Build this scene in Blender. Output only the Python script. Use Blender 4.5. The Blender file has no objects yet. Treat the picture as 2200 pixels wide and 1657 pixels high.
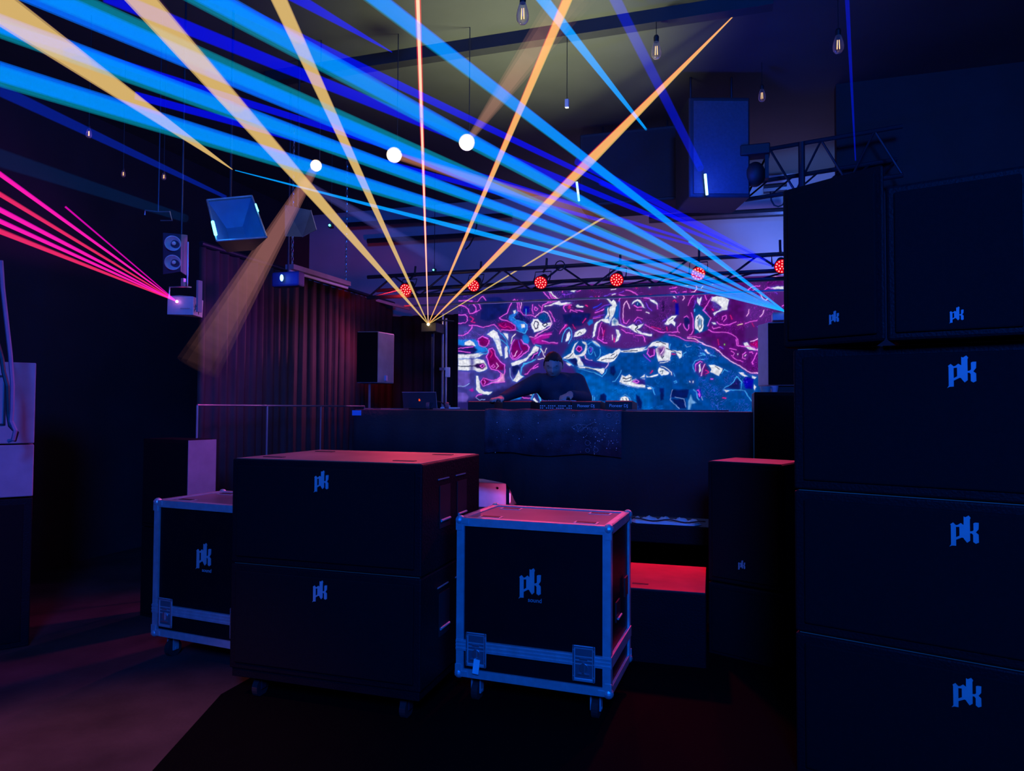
import bpy, math, random
import numpy as np
from mathutils import Vector, Matrix

random.seed(7)
rng = np.random.default_rng(7)
scene = bpy.context.scene
COL = scene.collection

# ------------------------------------------------------------------ camera
F, PITCH, ROLL, YAW, H = 1515.0, 0.0312, 0.0049, 0.3006, 1.55
fw = Vector((-math.sin(YAW)*math.cos(PITCH), math.cos(YAW)*math.cos(PITCH), math.sin(PITCH)))
_r = Vector((math.cos(YAW), math.sin(YAW), 0)); _u = _r.cross(fw)
R_ = _r*math.cos(ROLL)+_u*math.sin(ROLL); U_ = _u*math.cos(ROLL)-_r*math.sin(ROLL)
cd = bpy.data.cameras.new('camera'); cam = bpy.data.objects.new('camera', cd); COL.objects.link(cam)
cd.sensor_width = 36; cd.lens = F/2200*36; cd.clip_start = .05; cd.clip_end = 60
cam.matrix_world = Matrix((( R_.x, U_.x, -fw.x, 0), (R_.y, U_.y, -fw.y, 0), (R_.z, U_.z, -fw.z, H), (0,0,0,1)))
scene.camera = cam

# ------------------------------------------------------------------ world, exposure
w = bpy.data.worlds.new('world'); scene.world = w; w.use_nodes = True
w.node_tree.nodes['Background'].inputs[0].default_value = (.035, .025, .16, 1)
w.node_tree.nodes['Background'].inputs[1].default_value = .16
scene.view_settings.view_transform = 'Standard'; scene.view_settings.look = 'None'
scene.view_settings.gamma = 1; scene.view_settings.exposure = 0
scene.view_settings.use_curve_mapping = False
scene.cycles.transparent_max_bounces = 160
scene.cycles.max_bounces = 6
scene.cycles.use_denoising = True
scene.cycles.sample_clamp_indirect = 2.0

def light(kind, name, loc, target, color, energy, size=.1, spot=60, blend=.6, sy=None):
    l = bpy.data.lights.new(name, kind); l.color = color; l.energy = energy
    if kind == 'AREA':
        l.size = size
        if sy: l.shape = 'RECTANGLE'; l.size_y = sy
    elif kind == 'SPOT':
        l.spot_size = math.radians(spot); l.spot_blend = blend; l.shadow_soft_size = size
    else: l.shadow_soft_size = size
    o = bpy.data.objects.new(name, l); COL.objects.link(o); o.location = loc
    o.rotation_euler = (Vector(target)-Vector(loc)).to_track_quat('-Z', 'Y').to_euler()
    return o
# unseen lights: a blue wash behind the camera, then tints for single parts
light('AREA', 'blue_wash', (.9, -2.6, 3.9), (-.9, 4.6, 1.2), (.0, .125, 1), 540, 1.2)
light('SPOT', 'blue_tower_fill', (-.9, -1.2, 3.9), (1.5, 3.0, 2.3), (.04, .08, 1), 170, .3, 34, 1)  # added spot that lifts the upper part of the tower
light('SPOT', 'purple_left_fill', (.3, 4.4, 4.2), (-3.9, 2.7, .9), (.75, .08, 1), 330, .3, 32, .8)  # added spot that turns the left boxes purple
light('SPOT', 'purple_back_fill', (-1.0, 7.0, 3.35), (-6.2, 3.6, 1.8), (.55, .05, 1), 230, .3, 50, .8)  # added from behind to tint the curtain and left wall
light('SPOT', 'curtain_graze_fill', (-3.5, 8.7, 2.9), (-4.75, 5.6, 1.2), (.75, .14, .55), 130, .15, 75, .8)  # added at a grazing angle to pick out the curtain folds
light('SPOT', 'magenta_side_fill', (-2.2, 6.9, 3.2), (-3.7, 4.6, 1.0), (1, .06, .35), 330, .15, 30, .8)  # added to turn the cabinet sides pink
light('AREA', 'violet_backwall_fill', (-.6, 8.35, 2.75), (-.4, 9.6, 3.9), (.62, .36, 1), 14, 3.6, sy=.25)  # added area light that tints the upper back wall
light('SPOT', 'blue_backwall', (.95, 8.0, 3.0), (.8, 9.4, 4.0), (.07, .24, 1), 150, .2, 84, .8)
light('SPOT', 'olive_uplight', (-1.25, 5.2, 2.7), (-1.55, 5.3, 4.5), (.82, .92, .50), 270, .15, 96, 1)  # added spot standing for warm lamp light on the ceiling
light('SPOT', 'warm_floor_fill', (-3.2, .6, 4.2), (-2.55, 2.15, 0), (1, .26, .24), 620, .08, 34, .8)  # added spot for the warm patch of floor
light('POINT', 'pink_under_booth', (-1.75, 5.75, .78), (0, 0, 0), (1, .1, .45), 2.2, .05)
light('SPOT', 'red_crate_fill', (-.45, 5.4, 1.35), (-.45, 4.75, .4), (1, .0, .02), 48, .03, 70, .5)  # added spot that reddens only the crate top

# ------------------------------------------------------------------ helpers
def ray(px, py): return fw + R_*((px-1100)/F) - U_*((py-828.5)/F)
def at(px, py, X=None, Y=None, Z=None, D=None):
    d = ray(px, py)
    t = X/d.x if X is not None else Y/d.y if Y is not None else (Z-H)/d.z if Z is not None else D
    return Vector((0, 0, H)) + d*t
def tag(o, label=None, cat=None, group=None, kind=None):
    if label: o['label'] = label
    if cat: o['category'] = cat
    if group: o['group'] = group
    if kind: o['kind'] = kind
    return o
def thing(name, label, cat, loc=(0, 0, 0), rz=0, group=None, kind=None):
    o = bpy.data.objects.new(name, None); COL.objects.link(o); o.empty_display_size = .1
    o.location = loc; o.rotation_euler = (0, 0, rz)
    return tag(o, label, cat, group, kind)

MATS = {}
def mat(name, col, rough=.5, metal=0, spec=.5, vary=.12, scale=8, bump=0):
    if name in MATS: return MATS[name]
    m = bpy.data.materials.new(name); m.use_nodes = True; nt = m.node_tree; b = nt.nodes['Principled BSDF']
    b.inputs['Roughness'].default_value = rough; b.inputs['Metallic'].default_value = metal
    b.inputs['Specular IOR Level'].default_value = spec
    tc = nt.nodes.new('ShaderNodeTexCoord'); n = nt.nodes.new('ShaderNodeTexNoise'); n.inputs['Scale'].default_value = scale
    n.inputs['Detail'].default_value = 4
    r = nt.nodes.new('ShaderNodeValToRGB')
    r.color_ramp.elements[0].position = .3; r.color_ramp.elements[1].position = .7
    r.color_ramp.elements[0].color = [c*(1-vary) for c in col]+[1]; r.color_ramp.elements[1].color = [min(1, c*(1+vary)) for c in col]+[1]
    nt.links.new(tc.outputs['Object'], n.inputs['Vector']); nt.links.new(n.outputs['Fac'], r.inputs['Fac'])
    nt.links.new(r.outputs['Color'], b.inputs['Base Color'])
    if bump:
        bp = nt.nodes.new('ShaderNodeBump'); bp.inputs['Strength'].default_value = bump; bp.inputs['Distance'].default_value = .01
        n2 = nt.nodes.new('ShaderNodeTexNoise'); n2.inputs['Scale'].default_value = scale*12
        nt.links.new(tc.outputs['Object'], n2.inputs['Vector'])
        nt.links.new(n2.outputs['Fac'], bp.inputs['Height']); nt.links.new(bp.outputs['Normal'], b.inputs['Normal'])
    MATS[name] = m; return m
def emis(name, col, strength=1, sample=True):
    if name in MATS: return MATS[name]
    m = bpy.data.materials.new(name); m.use_nodes = True; nt = m.node_tree; nt.nodes.clear()
    o = nt.nodes.new('ShaderNodeOutputMaterial'); e = nt.nodes.new('ShaderNodeEmission')
    e.inputs[0].default_value = (*col, 1); e.inputs[1].default_value = strength
    nt.links.new(e.outputs[0], o.inputs[0])
    if not sample: m.cycles.emission_sampling = 'NONE'
    MATS[name] = m; return m
def beam_mat(name, col, k, alpha=0):
    """light scattered in haze: adds to what lies behind"""
    if name in MATS: return MATS[name]
    m = bpy.data.materials.new(name); m.use_nodes = True; nt = m.node_tree; nt.nodes.clear()
    o = nt.nodes.new('ShaderNodeOutputMaterial'); e = nt.nodes.new('ShaderNodeEmission'); t = nt.nodes.new('ShaderNodeBsdfTransparent'); a = nt.nodes.new('ShaderNodeAddShader')
    e.inputs[0].default_value = (*col, 1); e.inputs[1].default_value = k; t.inputs[0].default_value = (1-alpha, 1-alpha, 1-alpha, 1)
    nt.links.new(t.outputs[0], a.inputs[0]); nt.links.new(e.outputs[0], a.inputs[1]); nt.links.new(a.outputs[0], o.inputs[0])
    m.cycles.emission_sampling = 'NONE'
    MATS[name] = m; return m

M_BLACK = mat('black_cabinet_paint', (.0058, .005, .007), .55, spec=.1, bump=.3)
M_GRILLE = mat('black_speaker_grille', (.0045, .0045, .006), .7, spec=.1, scale=60, bump=.4)
M_TOP = mat('lit_black_cabinet_top', (.26, .15, .10), .5, vary=.25, scale=3)  # pale warm tone on black tops, light from above put into the colour
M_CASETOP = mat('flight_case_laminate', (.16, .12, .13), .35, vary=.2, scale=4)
M_CASE = mat('black_case_laminate', (.004, .004, .006), .45, spec=.1)
M_ALU = mat('brushed_aluminium', (.55, .56, .6), .38, .55, scale=20)
M_CHROME = mat('dull_chrome', (.7, .7, .75), .25, .9)
M_LOGO = mat('silver_badge', (.36, .36, .38), .5)
M_DARK = mat('dark_plastic', (.008, .008, .01), .6)
M_GREY = mat('grey_speaker_plastic', (.34, .33, .38), .5)
M_WHITE = mat('white_painted_plywood', (.33, .25, .30), .55)
M_CARD = mat('white_panel', (.8, .76, .8), .6)
M_RUBBER = mat('black_rubber', (.01, .01, .01), .8)
M_CABLE = mat('black_cable', (.01, .01, .012), .5)
M_TRUSS = mat('black_truss_steel', (.05, .05, .07), .35, .6)
M_STEEL = mat('steel_tube', (.5, .48, .55), .3, .8)

class MB:
    def __init__(s): s.v = []; s.f = []
    def add(s, vs, fs):
        n = len(s.v); s.v += [tuple(v) for v in vs]; s.f += [tuple(i+n for i in f) for f in fs]; return s
    def box(s, x0, x1, y0, y1, z0, z1, M=None):
        vs = [Vector(p) for p in ((x0,y0,z0),(x1,y0,z0),(x1,y1,z0),(x0,y1,z0),(x0,y0,z1),(x1,y0,z1),(x1,y1,z1),(x0,y1,z1))]
        if M: vs = [M@v for v in vs]
        return s.add(vs, [(0,3,2,1),(4,5,6,7),(0,1,5,4),(1,2,6,5),(2,3,7,6),(3,0,4,7)])
    def cbox(s, c, sz, M=None):
        T = Matrix.Translation(Vector(c)) @ (M.to_4x4() if M else Matrix())
        return s.box(-sz[0]/2, sz[0]/2, -sz[1]/2, sz[1]/2, -sz[2]/2, sz[2]/2, T)
    def tube(s, p, q, r, r2=None, n=10, cap=True):
        p = Vector(p); q = Vector(q); r2 = r if r2 is None else r2
        d = (q-p).normalized(); a = d.orthogonal().normalized(); b = d.cross(a)
        vs = []
        for (c, rr) in ((p, r), (q, r2)):
            for i in range(n):
                t = 2*math.pi*i/n; vs.append(c+(a*math.cos(t)+b*math.sin(t))*rr)
        fs = [(i, (i+1) % n, n+(i+1) % n, n+i) for i in range(n)]
        if cap: fs += [tuple(range(n-1, -1, -1)), tuple(range(n, 2*n))]
        return s.add(vs, fs)
    def path(s, pts, r, n=6):
        pts = [Vector(p) for p in pts]; vs = []; prev = None
        for i, p in enumerate(pts):
            d = (pts[min(i+1, len(pts)-1)]-pts[max(i-1, 0)]).normalized()
            a = d.orthogonal().normalized() if prev is None else (prev-d*prev.dot(d)).normalized()
            prev = a; b = d.cross(a)
            for k in range(n):
                t = 2*math.pi*k/n; vs.append(p+(a*math.cos(t)+b*math.sin(t))*r)
        fs = [(i*n+k, i*n+(k+1) % n, (i+1)*n+(k+1) % n, (i+1)*n+k) for i in range(len(pts)-1) for k in range(n)]
        fs += [tuple(range(n-1, -1, -1)), tuple(range((len(pts)-1)*n, len(pts)*n))]
        return s.add(vs, fs)
    def lathe(s, prof, M=None, n=20):
        vs = []
        for (r, z) in prof:
            for k in range(n):
                t = 2*math.pi*k/n; v = Vector((r*math.cos(t), r*math.sin(t), z)); vs.append(M@v if M else v)
        fs = [(i*n+k, i*n+(k+1) % n, (i+1)*n+(k+1) % n, (i+1)*n+k) for i in range(len(prof)-1) for k in range(n)]
        return s.add(vs, fs)
    def sphere(s, c, r, n=12, m=8, sc=(1, 1, 1)):
        c = Vector(c); vs = [c+Vector((0, 0, r*sc[2]))]
        for i in range(1, m):
            a = math.pi*i/m
            for k in range(n):
                t = 2*math.pi*k/n; vs.append(c+Vector((r*sc[0]*math.sin(a)*math.cos(t), r*sc[1]*math.sin(a)*math.sin(t), r*sc[2]*math.cos(a))))
        vs.append(c-Vector((0, 0, r*sc[2]))); L = len(vs)-1
        fs = [(0, 1+k, 1+(k+1) % n) for k in range(n)]
        fs += [(1+i*n+k, 1+(i+1)*n+k, 1+(i+1)*n+(k+1) % n, 1+i*n+(k+1) % n) for i in range(m-2) for k in range(n)]
        fs += [(L, 1+(m-2)*n+(k+1) % n, 1+(m-2)*n+k) for k in range(n)]
        return s.add(vs, fs)
    def prism(s, poly, M, t):
        """poly in local xz plane, extruded along -y by t, then M"""
        n = len(poly); vs = [M@Vector((x, 0, z)) for x, z in poly]+[M@Vector((x, -t, z)) for x, z in poly]
        return s.add(vs, [tuple(range(n-1, -1, -1)), tuple(range(n, 2*n))]+[(i, (i+1) % n, n+(i+1) % n, n+i) for i in range(n)])
    def build(s, name, m, parent=None, world=False, bevel=0, smooth=False, seg=2):
        vs = s.v
        if world and parent is not None:
            inv = (Matrix.Translation(parent.location) @ Matrix.Rotation(parent.rotation_euler.z, 4, 'Z')).inverted()
            if parent.parent: raise ValueError
            vs = [tuple(inv@Vector(v)) for v in vs]
        me = bpy.data.meshes.new(name); me.from_pydata(vs, [], s.f); me.update()
        import bmesh
        bm = bmesh.new(); bm.from_mesh(me); bmesh.ops.recalc_face_normals(bm, faces=bm.faces); bm.to_mesh(me); bm.free()
        if smooth: me.polygons.foreach_set('use_smooth', [True]*len(me.polygons))
        me.materials.append(m)
        o = bpy.data.objects.new(name, me); COL.objects.link(o); o.parent = parent
        if bevel:
            b = o.modifiers.new('bevel', 'BEVEL'); b.width = bevel; b.segments = seg; b.limit_method = 'ANGLE'
        return o
def copy_tree(o, parent=None, skip=()):
    c = o.copy(); COL.objects.link(c); c.parent = parent
    for ch in [x for x in bpy.data.objects if x.parent == o]:
        if ch.name.split('.')[0] not in skip: copy_tree(ch, c, skip)
    return c
def struct(name, mb, m, bevel=0): return tag(mb.build(name, m, bevel=bevel), kind='structure')
def text_mesh(name, body, size, m, parent, loc, rot, depth=.001):
    cu = bpy.data.curves.new(name, 'FONT'); cu.body = body; cu.size = size; cu.extrude = depth; cu.align_x = 'CENTER'; cu.align_y = 'CENTER'
    tmp = bpy.data.objects.new(name+'_t', cu); COL.objects.link(tmp); bpy.context.view_layer.update()
    me = bpy.data.meshes.new_from_object(tmp.evaluated_get(bpy.context.evaluated_depsgraph_get()))
    bpy.data.objects.remove(tmp)
    me.materials.clear(); me.materials.append(m)
    o = bpy.data.objects.new(name, me); COL.objects.link(o); o.parent = parent; o.location = loc; o.rotation_euler = rot
    return o

# ------------------------------------------------------------------ room
M_FLOOR = mat('dark_concrete_floor', (.045, .03, .03), .7, spec=.15, vary=.35, scale=2.5, bump=.2)
M_CEIL = mat('dark_grey_painted_ceiling', (.085, .085, .08), .8, vary=.15, scale=1.2)  # grey paint; the olive tone comes from the uplight
M_WALLB = mat('haze_tinted_black_wall', (.05, .016, .022), .8, vary=.2, scale=2)  # black paint lifted in tone to stand for purple haze
M_PALE = mat('pale_plaster_wall', (.42, .38, .44), .8, vary=.1, scale=1.5)
M_DRAPE = mat('black_molton_drape', (.018, .016, .02), .9, vary=.2, scale=6)
struct('floor', MB().box(-6.4, 3.4, -4, 9.6, -.1, 0), M_FLOOR)
struct('ceiling', MB().box(-6.4, 3.4, -1.5, 9.6, 4.5, 4.6), M_CEIL)
struct('wall_back', MB().box(-6.4, 3.4, 9.4, 9.5, 0, 4.5), M_PALE)
struct('wall_left', MB().box(-6.3, -6.2, -1.5, 9.4, 0, 4.5), M_WALLB)
struct('wall_right', MB().box(3.0, 3.1, -1.5, 9.4, 0, 4.5), M_WALLB)
xw = at(1798, 400, Y=6.9).x
struct('wall_wing', MB().box(xw, 3.0, 6.9, 7.02, 0, 4.5), M_WALLB)
yb = at(1000, 112, Z=4.42).y
struct('trim_1', MB().box(-3.9, .3, yb-.05, yb+.05, 4.40, 4.50), mat('black_ceiling_beam', (.02, .02, .025), .6))
# thin near-black sheet over the floor right of the bare patch
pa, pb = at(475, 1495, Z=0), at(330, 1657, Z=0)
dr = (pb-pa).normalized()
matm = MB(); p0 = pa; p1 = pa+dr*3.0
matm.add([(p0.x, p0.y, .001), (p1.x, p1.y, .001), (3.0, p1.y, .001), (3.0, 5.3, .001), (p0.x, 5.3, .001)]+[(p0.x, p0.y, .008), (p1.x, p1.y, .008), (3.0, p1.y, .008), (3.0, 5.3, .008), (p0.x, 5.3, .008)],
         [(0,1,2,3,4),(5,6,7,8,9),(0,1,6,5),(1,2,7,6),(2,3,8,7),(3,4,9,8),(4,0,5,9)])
tag(matm.build('dark_floor_sheet', mat('near_black_floor_sheet', (.0012, .001, .0012), .9, spec=.05, bump=.3)), 'thin black sheet covering the floor beside the bare reddish patch, lower left', 'mat')

# pipes running across the pale upper wall
for i, (a, b, r) in enumerate((((735, 484), (1100, 462), .035), ((790, 518), (1100, 500), .035), ((1395, 471), (1690, 455), .055), ((1640, 407), (1690, 402), .06))):
    A = at(*a, Y=9.2); B = at(*b, Y=9.2); m = MB().tube(A, B, r)
    o = m.build('ceiling_pipe', M_TRUSS)
    tag(o, ['upper dark pipe on the pale wall left of the red beam', 'lower dark pipe on the pale wall left of the red beam',
            'thick dark pipe across the lilac wall beside the right speaker tower', 'short dark pipe just above the top of the right tower'][i], 'pipe')
# black drape on the back wall under the pale band
def drape(name, x0, x1, y, z0, z1, m, amp=.03, step=.16, axis='x', ridge=False):
    n = int((x1-x0)/.02); vs = []; fs = []
    for k in range(n+1):
        u = x0+(x1-x0)*k/n
        if ridge:
            ph = u/step+.35*math.sin(u*3.1); f = abs((ph % 1)-.5)*2
            d = amp*(math.pow(f, 5))
        else: d = amp*math.sin(u/step*2*math.pi+math.sin(u*5))
        for j, z in enumerate((z0, (z0+z1)/2, z1)):
            uu = u+.02*math.sin(u*7+j*1.3)*(j != 2)
            vs.append((uu, y-d, z) if axis == 'x' else (y+d, uu, z))
        if k < n:
            for j in range(2): fs.append((k*3+j, k*3+3+j, k*3+4+j, k*3+1+j))
    mb = MB().add(vs, fs); o = mb.build(name, m, smooth=True)
    s = o.modifiers.new('s', 'SOLIDIFY'); s.thickness = .006
    return o
tag(drape('stage_drape', -5.9, -.9, 9.15, .0, 2.85, M_DRAPE), 'plain black drape hanging behind the screen and the yellow laser', 'curtain')
M_CURT = mat('dark_plum_velvet', (.06, .032, .035), .75, vary=.15, scale=5)
t = thing('pleated_curtain', 'tall dark pleated curtain hanging behind the metal railing', 'curtain', (-4.62, 6.9, 0))
d = drape('curtain_cloth', 5.25, 9.1, -4.62, .02, 3.0, M_CURT, .06, .15, 'y', True)
d.parent = t; d.matrix_parent_inverse = Matrix.Translation((4.62, -6.9, 0))
MB().tube((-4.6, 5.25, 3.03), (-4.6, 9.1, 3.03), .025).build('curtain_rail', M_TRUSS, t, world=True)

# ------------------------------------------------------------------ pk badge
def L(pts, ox=600, oy=1260, s=720.): return [((x-ox)/s, (oy-y)/s) for x, y in pts]
PK = [L([(610,610),(680,548),(752,625),(752,1240),(650,1245),(582,1282),(625,1215),(625,640)]),
      L([(752,625),(800,610),(870,548),(945,600),(945,990),(900,975),(840,1010),(752,1060),(752,985),(838,930),(838,665),(752,675)]),
      L([(945,345),(990,365),(1070,305),(1120,370),(1100,420),(1100,1050),(1025,1120),(945,1010)]),
      L([(1100,775),(1160,760),(1185,730),(1185,525),(1230,500),(1315,500),(1308,690),(1240,790),(1308,850),(1312,1080),(1238,1125),(1175,1080),(1175,870),(1145,830),(1100,830)])]
def pk_badge(parent, loc, width, small=False, rz=0):
    mb = MB(); M = Matrix.Translation(Vector(loc)) @ Matrix.Rotation(rz, 4, 'Z') @ Matrix.Scale(width, 4) @ Matrix.Translation((-.5, 0, -.65))
    for p in PK: mb.prism(p, M, .004/width)
    o = mb.build('logo_badge', M_LOGO, parent)
    if small:
        text_mesh('logo_badge', 'sound', width*.26, M_LOGO, parent, Vector(loc)+Vector((width*.22, -.002, -width*.70)), (math.pi/2, 0, rz))
    return o

# ------------------------------------------------------------------ subwoofers
def sub_parts(root, W, D, Hh, top=M_TOP, logo=True):
    MB().box(0, W, 0, D, 0, Hh-.004).build('cabinet_body', M_BLACK, root, bevel=.008)
    MB().box(.014, W-.014, .014, D-.014, Hh-.006, Hh-.001).build('lit_top_panel', top, root)
    g = MB().box(.035, W-.035, -.012, .002, .035, Hh-.035); g.build('front_grille', M_GRILLE, root, bevel=.01)
    if logo: pk_badge(root, (W/2, -.012, Hh-.105), .083)
    for (x, y) in ((.1, .12), (W-.22, .12), (.1, D-.2), (W-.22, D-.2)):
        MB().box(x, x+.12, y, y+.035, Hh-.002, Hh+.002).build('skid_slot', M_DARK, root)
    for y in (.22, D-.36):
        h = MB().box(W-.002, W+.003, y, y+.14, .2, .42).build('handle_pocket', M_DARK, root)
        MB().tube((W+.006, y+.01, .24), (W+.006, y+.13, .24), .007).build('handle_bar', M_ALU, h)
        MB().box(W-.001, W+.004, y-.02, y+.12, Hh-.1, Hh-.094).build('side_slot', M_ALU, root)
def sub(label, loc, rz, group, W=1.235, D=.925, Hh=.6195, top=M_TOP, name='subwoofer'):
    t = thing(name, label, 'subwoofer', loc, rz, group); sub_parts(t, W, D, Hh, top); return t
def rotp(x, y, a=-.116): return (x*math.cos(a)-y*math.sin(a), x*math.sin(a)+y*math.cos(a))
x, y = rotp(-3.24*.89, 3.196*.89)
s1 = sub('black double subwoofer with a pink-lit top, upper one of the middle stack', (x, y, .7235), 0, 'subwoofers in the middle stack', 1.10, .823, .551)
dl = thing('wheeled_dolly', 'low black wheeled board carrying the middle subwoofer stack', 'dolly', (x, y, 0))
MB().box(.01, 1.09, .01, .81, .125, .1695).build('board', M_BLACK, dl, bevel=.004)
for (u, v) in ((.12, .1), (.98, .1), (.12, .72), (.98, .72)):
    fk = MB().box(u-.04, u+.04, v-.035, v+.035, .118, .126).box(u-.026, u-.02, v-.02, v+.02, .045, .12).box(u+.02, u+.026, v-.02, v+.02, .045, .12).build('caster', M_TRUSS, dl)
    MB().tube((u-.016, v, .05), (u+.016, v, .05), .05, n=20).build('wheel', M_RUBBER, fk)
s2 = copy_tree(s1); s2.location = (x, y, .1700); s2['label'] = 'black double subwoofer at floor level, lower one of the middle stack'
x, y = rotp(-.12, 3.278)
labs = ['lowest black subwoofer of the big right tower, its badge nearest the floor', 'second black subwoofer from the floor in the big right tower', 'topmost black subwoofer of the right tower, directly under the tall cabinets']
RT = []
for k in range(3):
    s = copy_tree(s1); s.location = (x, y, .604*k); s.rotation_euler = (0, 0, -.323); s.scale = (1.12, .85, .601/.551); s['label'] = labs[k]; s['group'] = 'subwoofers in the right tower'
    RT.append(s)

# tall tops on the right tower
def tall_cab(name, label, loc, rz, W, D, Hh, lw, lx, lz, group=None, taper=0):
    t = thing(name, label, 'loudspeaker', loc, rz, group)
    k = MB(); pf = [(0, 0), (W, 0), (W-taper, D), (0, D)]
    k.add([(u, v, 0) for u, v in pf]+[(u, v, Hh) for u, v in pf], [(0,3,2,1),(4,5,6,7),(0,1,5,4),(1,2,6,5),(2,3,7,6),(3,0,4,7)]).build('cabinet_body', M_BLACK, t, bevel=.012)
    MB().box(.03, W-.03, -.012, .002, .03, Hh-.03).build('front_grille', M_GRILLE, t, bevel=.008)
    if lw: pk_badge(t, (lx, -.012, lz), lw)
    return t
TR = -.323
def on_tower(u, v): return (x+u*math.cos(TR)-v*math.sin(TR), y+u*math.sin(TR)+v*math.cos(TR))
z0 = 1.816
A_ = at(1688, 740, Z=z0); 
pA = on_tower(-.048, .02)
c1 = tall_cab('tall_loudspeaker', 'tall black loudspeaker turned sideways on the right tower, nearer the screen', (pA[0], pA[1], z0), TR-.30, .44, .38, .70, .042, .24, .11, 'tall cabinets on the right tower', .23)
pB = on_tower(.375, -.10)
c2 = tall_cab('tall_loudspeaker', 'tall black grilled loudspeaker on the right tower, at the picture edge', (pB[0], pB[1], z0), TR+.02, .465, .42, .61, .045, .232, .085, 'tall cabinets on the right tower')

# ------------------------------------------------------------------ flight cases
def flight_case(label, loc, rz):
    W, D, Hh, c = .824, .552, .829, .138
    t = thing('flight_case', label, 'flight case', loc, rz, 'flight cases with a pk badge')
    MB().box(.012, W-.012, .012, D-.012, c+.012, c+Hh-.012).build('case_panels', M_CASE, t)
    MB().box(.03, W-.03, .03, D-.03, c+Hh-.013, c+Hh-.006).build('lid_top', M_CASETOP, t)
    a = .042; e = MB(); th = .013
    def lbar(p, q, n1, n2):
        # angle profile along an edge of the case
        p = Vector(p); q = Vector(q); n1 = Vector(n1); n2 = Vector(n2)
        for (u, v) in ((n1, n2), (n2, n1)):
            cs = [p, p+u*a, p+u*a+v*th, p+v*th, q, q+u*a, q+u*a+v*th, q+v*th]
            e.add(cs, [(0,1,2,3),(4,5,6,7),(0,1,5,4),(1,2,6,5),(2,3,7,6),(3,0,4,7)])
    X, Y, Z = (1,0,0), (0,1,0), (0,0,1); nX, nY, nZ = (-1,0,0), (0,-1,0), (0,0,-1)
    zb, zt = c, c+Hh
    for (yy, n) in ((0, Y), (D, nY)):
        lbar((0,yy,zb), (W,yy,zb), n, Z); lbar((0,yy,zt), (W,yy,zt), n, nZ)
    for (xx, n) in ((0, X), (W, nX)):
        lbar((xx,0,zb), (xx,D,zb), n, Z); lbar((xx,0,zt), (xx,D,zt), n, nZ)
        for (yy, m_) in ((0, Y), (D, nY)): lbar((xx,yy,zb), (xx,yy,zt), n, m_)
    e.build('edge_extrusion', M_ALU, t)
    g = MB()
    zs = c+.165
    g.box(0, W, -.004, .013, zs-.028, zs+.028)
    for k in range(3): g.box(0, W, -.007, -.003, zs-.02+k*.018, zs-.014+k*.018)
    g.box(W-.013, W+.003, 0, D, zs-.028, zs+.028)
    g.build('lid_closure_strip', M_ALU, t)
    for (xx) in (0, W):
        for yy in (0, D):
            for zz in (zb, zt):
                m = MB(); sx = 1 if xx == 0 else -1; sy = 1 if yy == 0 else -1; sz = 1 if zz == zb else -1
                m.sphere((xx+sx*.014, yy+sy*.014, zz+sz*.014), .026)
                m.box(*sorted((xx-sx*.004, xx+sx*.065)), *sorted((yy-sy*.004, yy+sy*.004)), *sorted((zz+sz*.004, zz+sz*.03)))
                m.box(*sorted((xx-sx*.004, xx+sx*.03)), *sorted((yy-sy*.004, yy+sy*.004)), *sorted((zz+sz*.004, zz+sz*.065)))
                m.build('ball_corner', M_ALU, t, smooth=False)
    # butterfly latches in their dishes
    for lx in (.115, W-.135):
        m = MB(); zc = zs-.015
        wv, hv = .058, .088
        m.box(lx-wv, lx+wv, -.009, .0, zc+hv-.018, zc+hv); m.box(lx-wv, lx+wv, -.009, 0, zc-hv, zc-hv+.018)
        m.box(lx-wv, lx-wv+.016, -.009, 0, zc-hv, zc+hv); m.box(lx+wv-.016, lx+wv, -.009, 0, zc-hv, zc+hv)
        dsh = m.build('latch_dish', M_ALU, t, bevel=.008)
        MB().box(lx-wv+.015, lx+wv-.015, -.0055, 0, zc-hv+.015, zc+hv-.015).build('dish_recess', mat('shadowed_zinc', (.16, .17, .2), .4, .5), dsh)
        k = MB(); k.lathe([(.0, .0), (.022, 0), (.022, .006), (0, .006)], Matrix.Translation((lx, -.0045, zc-.02)) @ Matrix.Rotation(math.pi/2, 4, 'X'))
        k.box(lx-.006, lx+.006, -.016, -.004, zc-.045, zc+.005); k.box(lx-.03, lx+.03, -.012, -.004, zc-.055, zc-.048)
        k.box(lx-.02, lx+.02, -.011, -.004, zc+.018, zc+.026)
        k.build('butterfly_twist', M_CHROME, dsh)
        for (rx, rz_) in ((-1, -.8), (1, -.8), (-1, .8), (1, .8), (-1, 0), (1, 0)):
            pass
        r = MB().box(lx-wv+.002, lx+wv-.002, -.0092, -.0086, zc+hv-.010, zc+hv-.004).box(lx-wv+.004, lx-wv+.010, -.0092, -.0086, zc-hv, zc+hv).box(lx+wv-.010, lx+wv-.004, -.0092, -.0086, zc-hv, zc+hv)
        for (rx, rz_) in ((-1, -.8), (1, -.8), (-1, .8), (1, .8), (-1, 0), (1, 0)):
            r.sphere((lx+rx*(wv-.007), -.009, zc+rz_*(hv-.008)), .0035, 6, 4)
        r.build('rivets', M_CHROME, dsh)
    # stacking cups on the lid
    for (u, v) in ((.1, .09), (W-.2, .09), (.1, D-.13), (W-.2, D-.13)):
        m = MB().box(u-.012, u+.112, v-.012, v+.047, zt-.006, zt-.003)
        cup = m.build('stacking_cup', M_ALU, t)
        MB().box(u, u+.1, v, v+.035, zt-.0035, zt-.001).build('cup_recess', M_DARK, cup)
    # side handle and latch
    m = MB(); yy = D*.3
    m.box(W-.002, W+.005, yy-.05, yy+.05, c+.33, c+.43)
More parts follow.
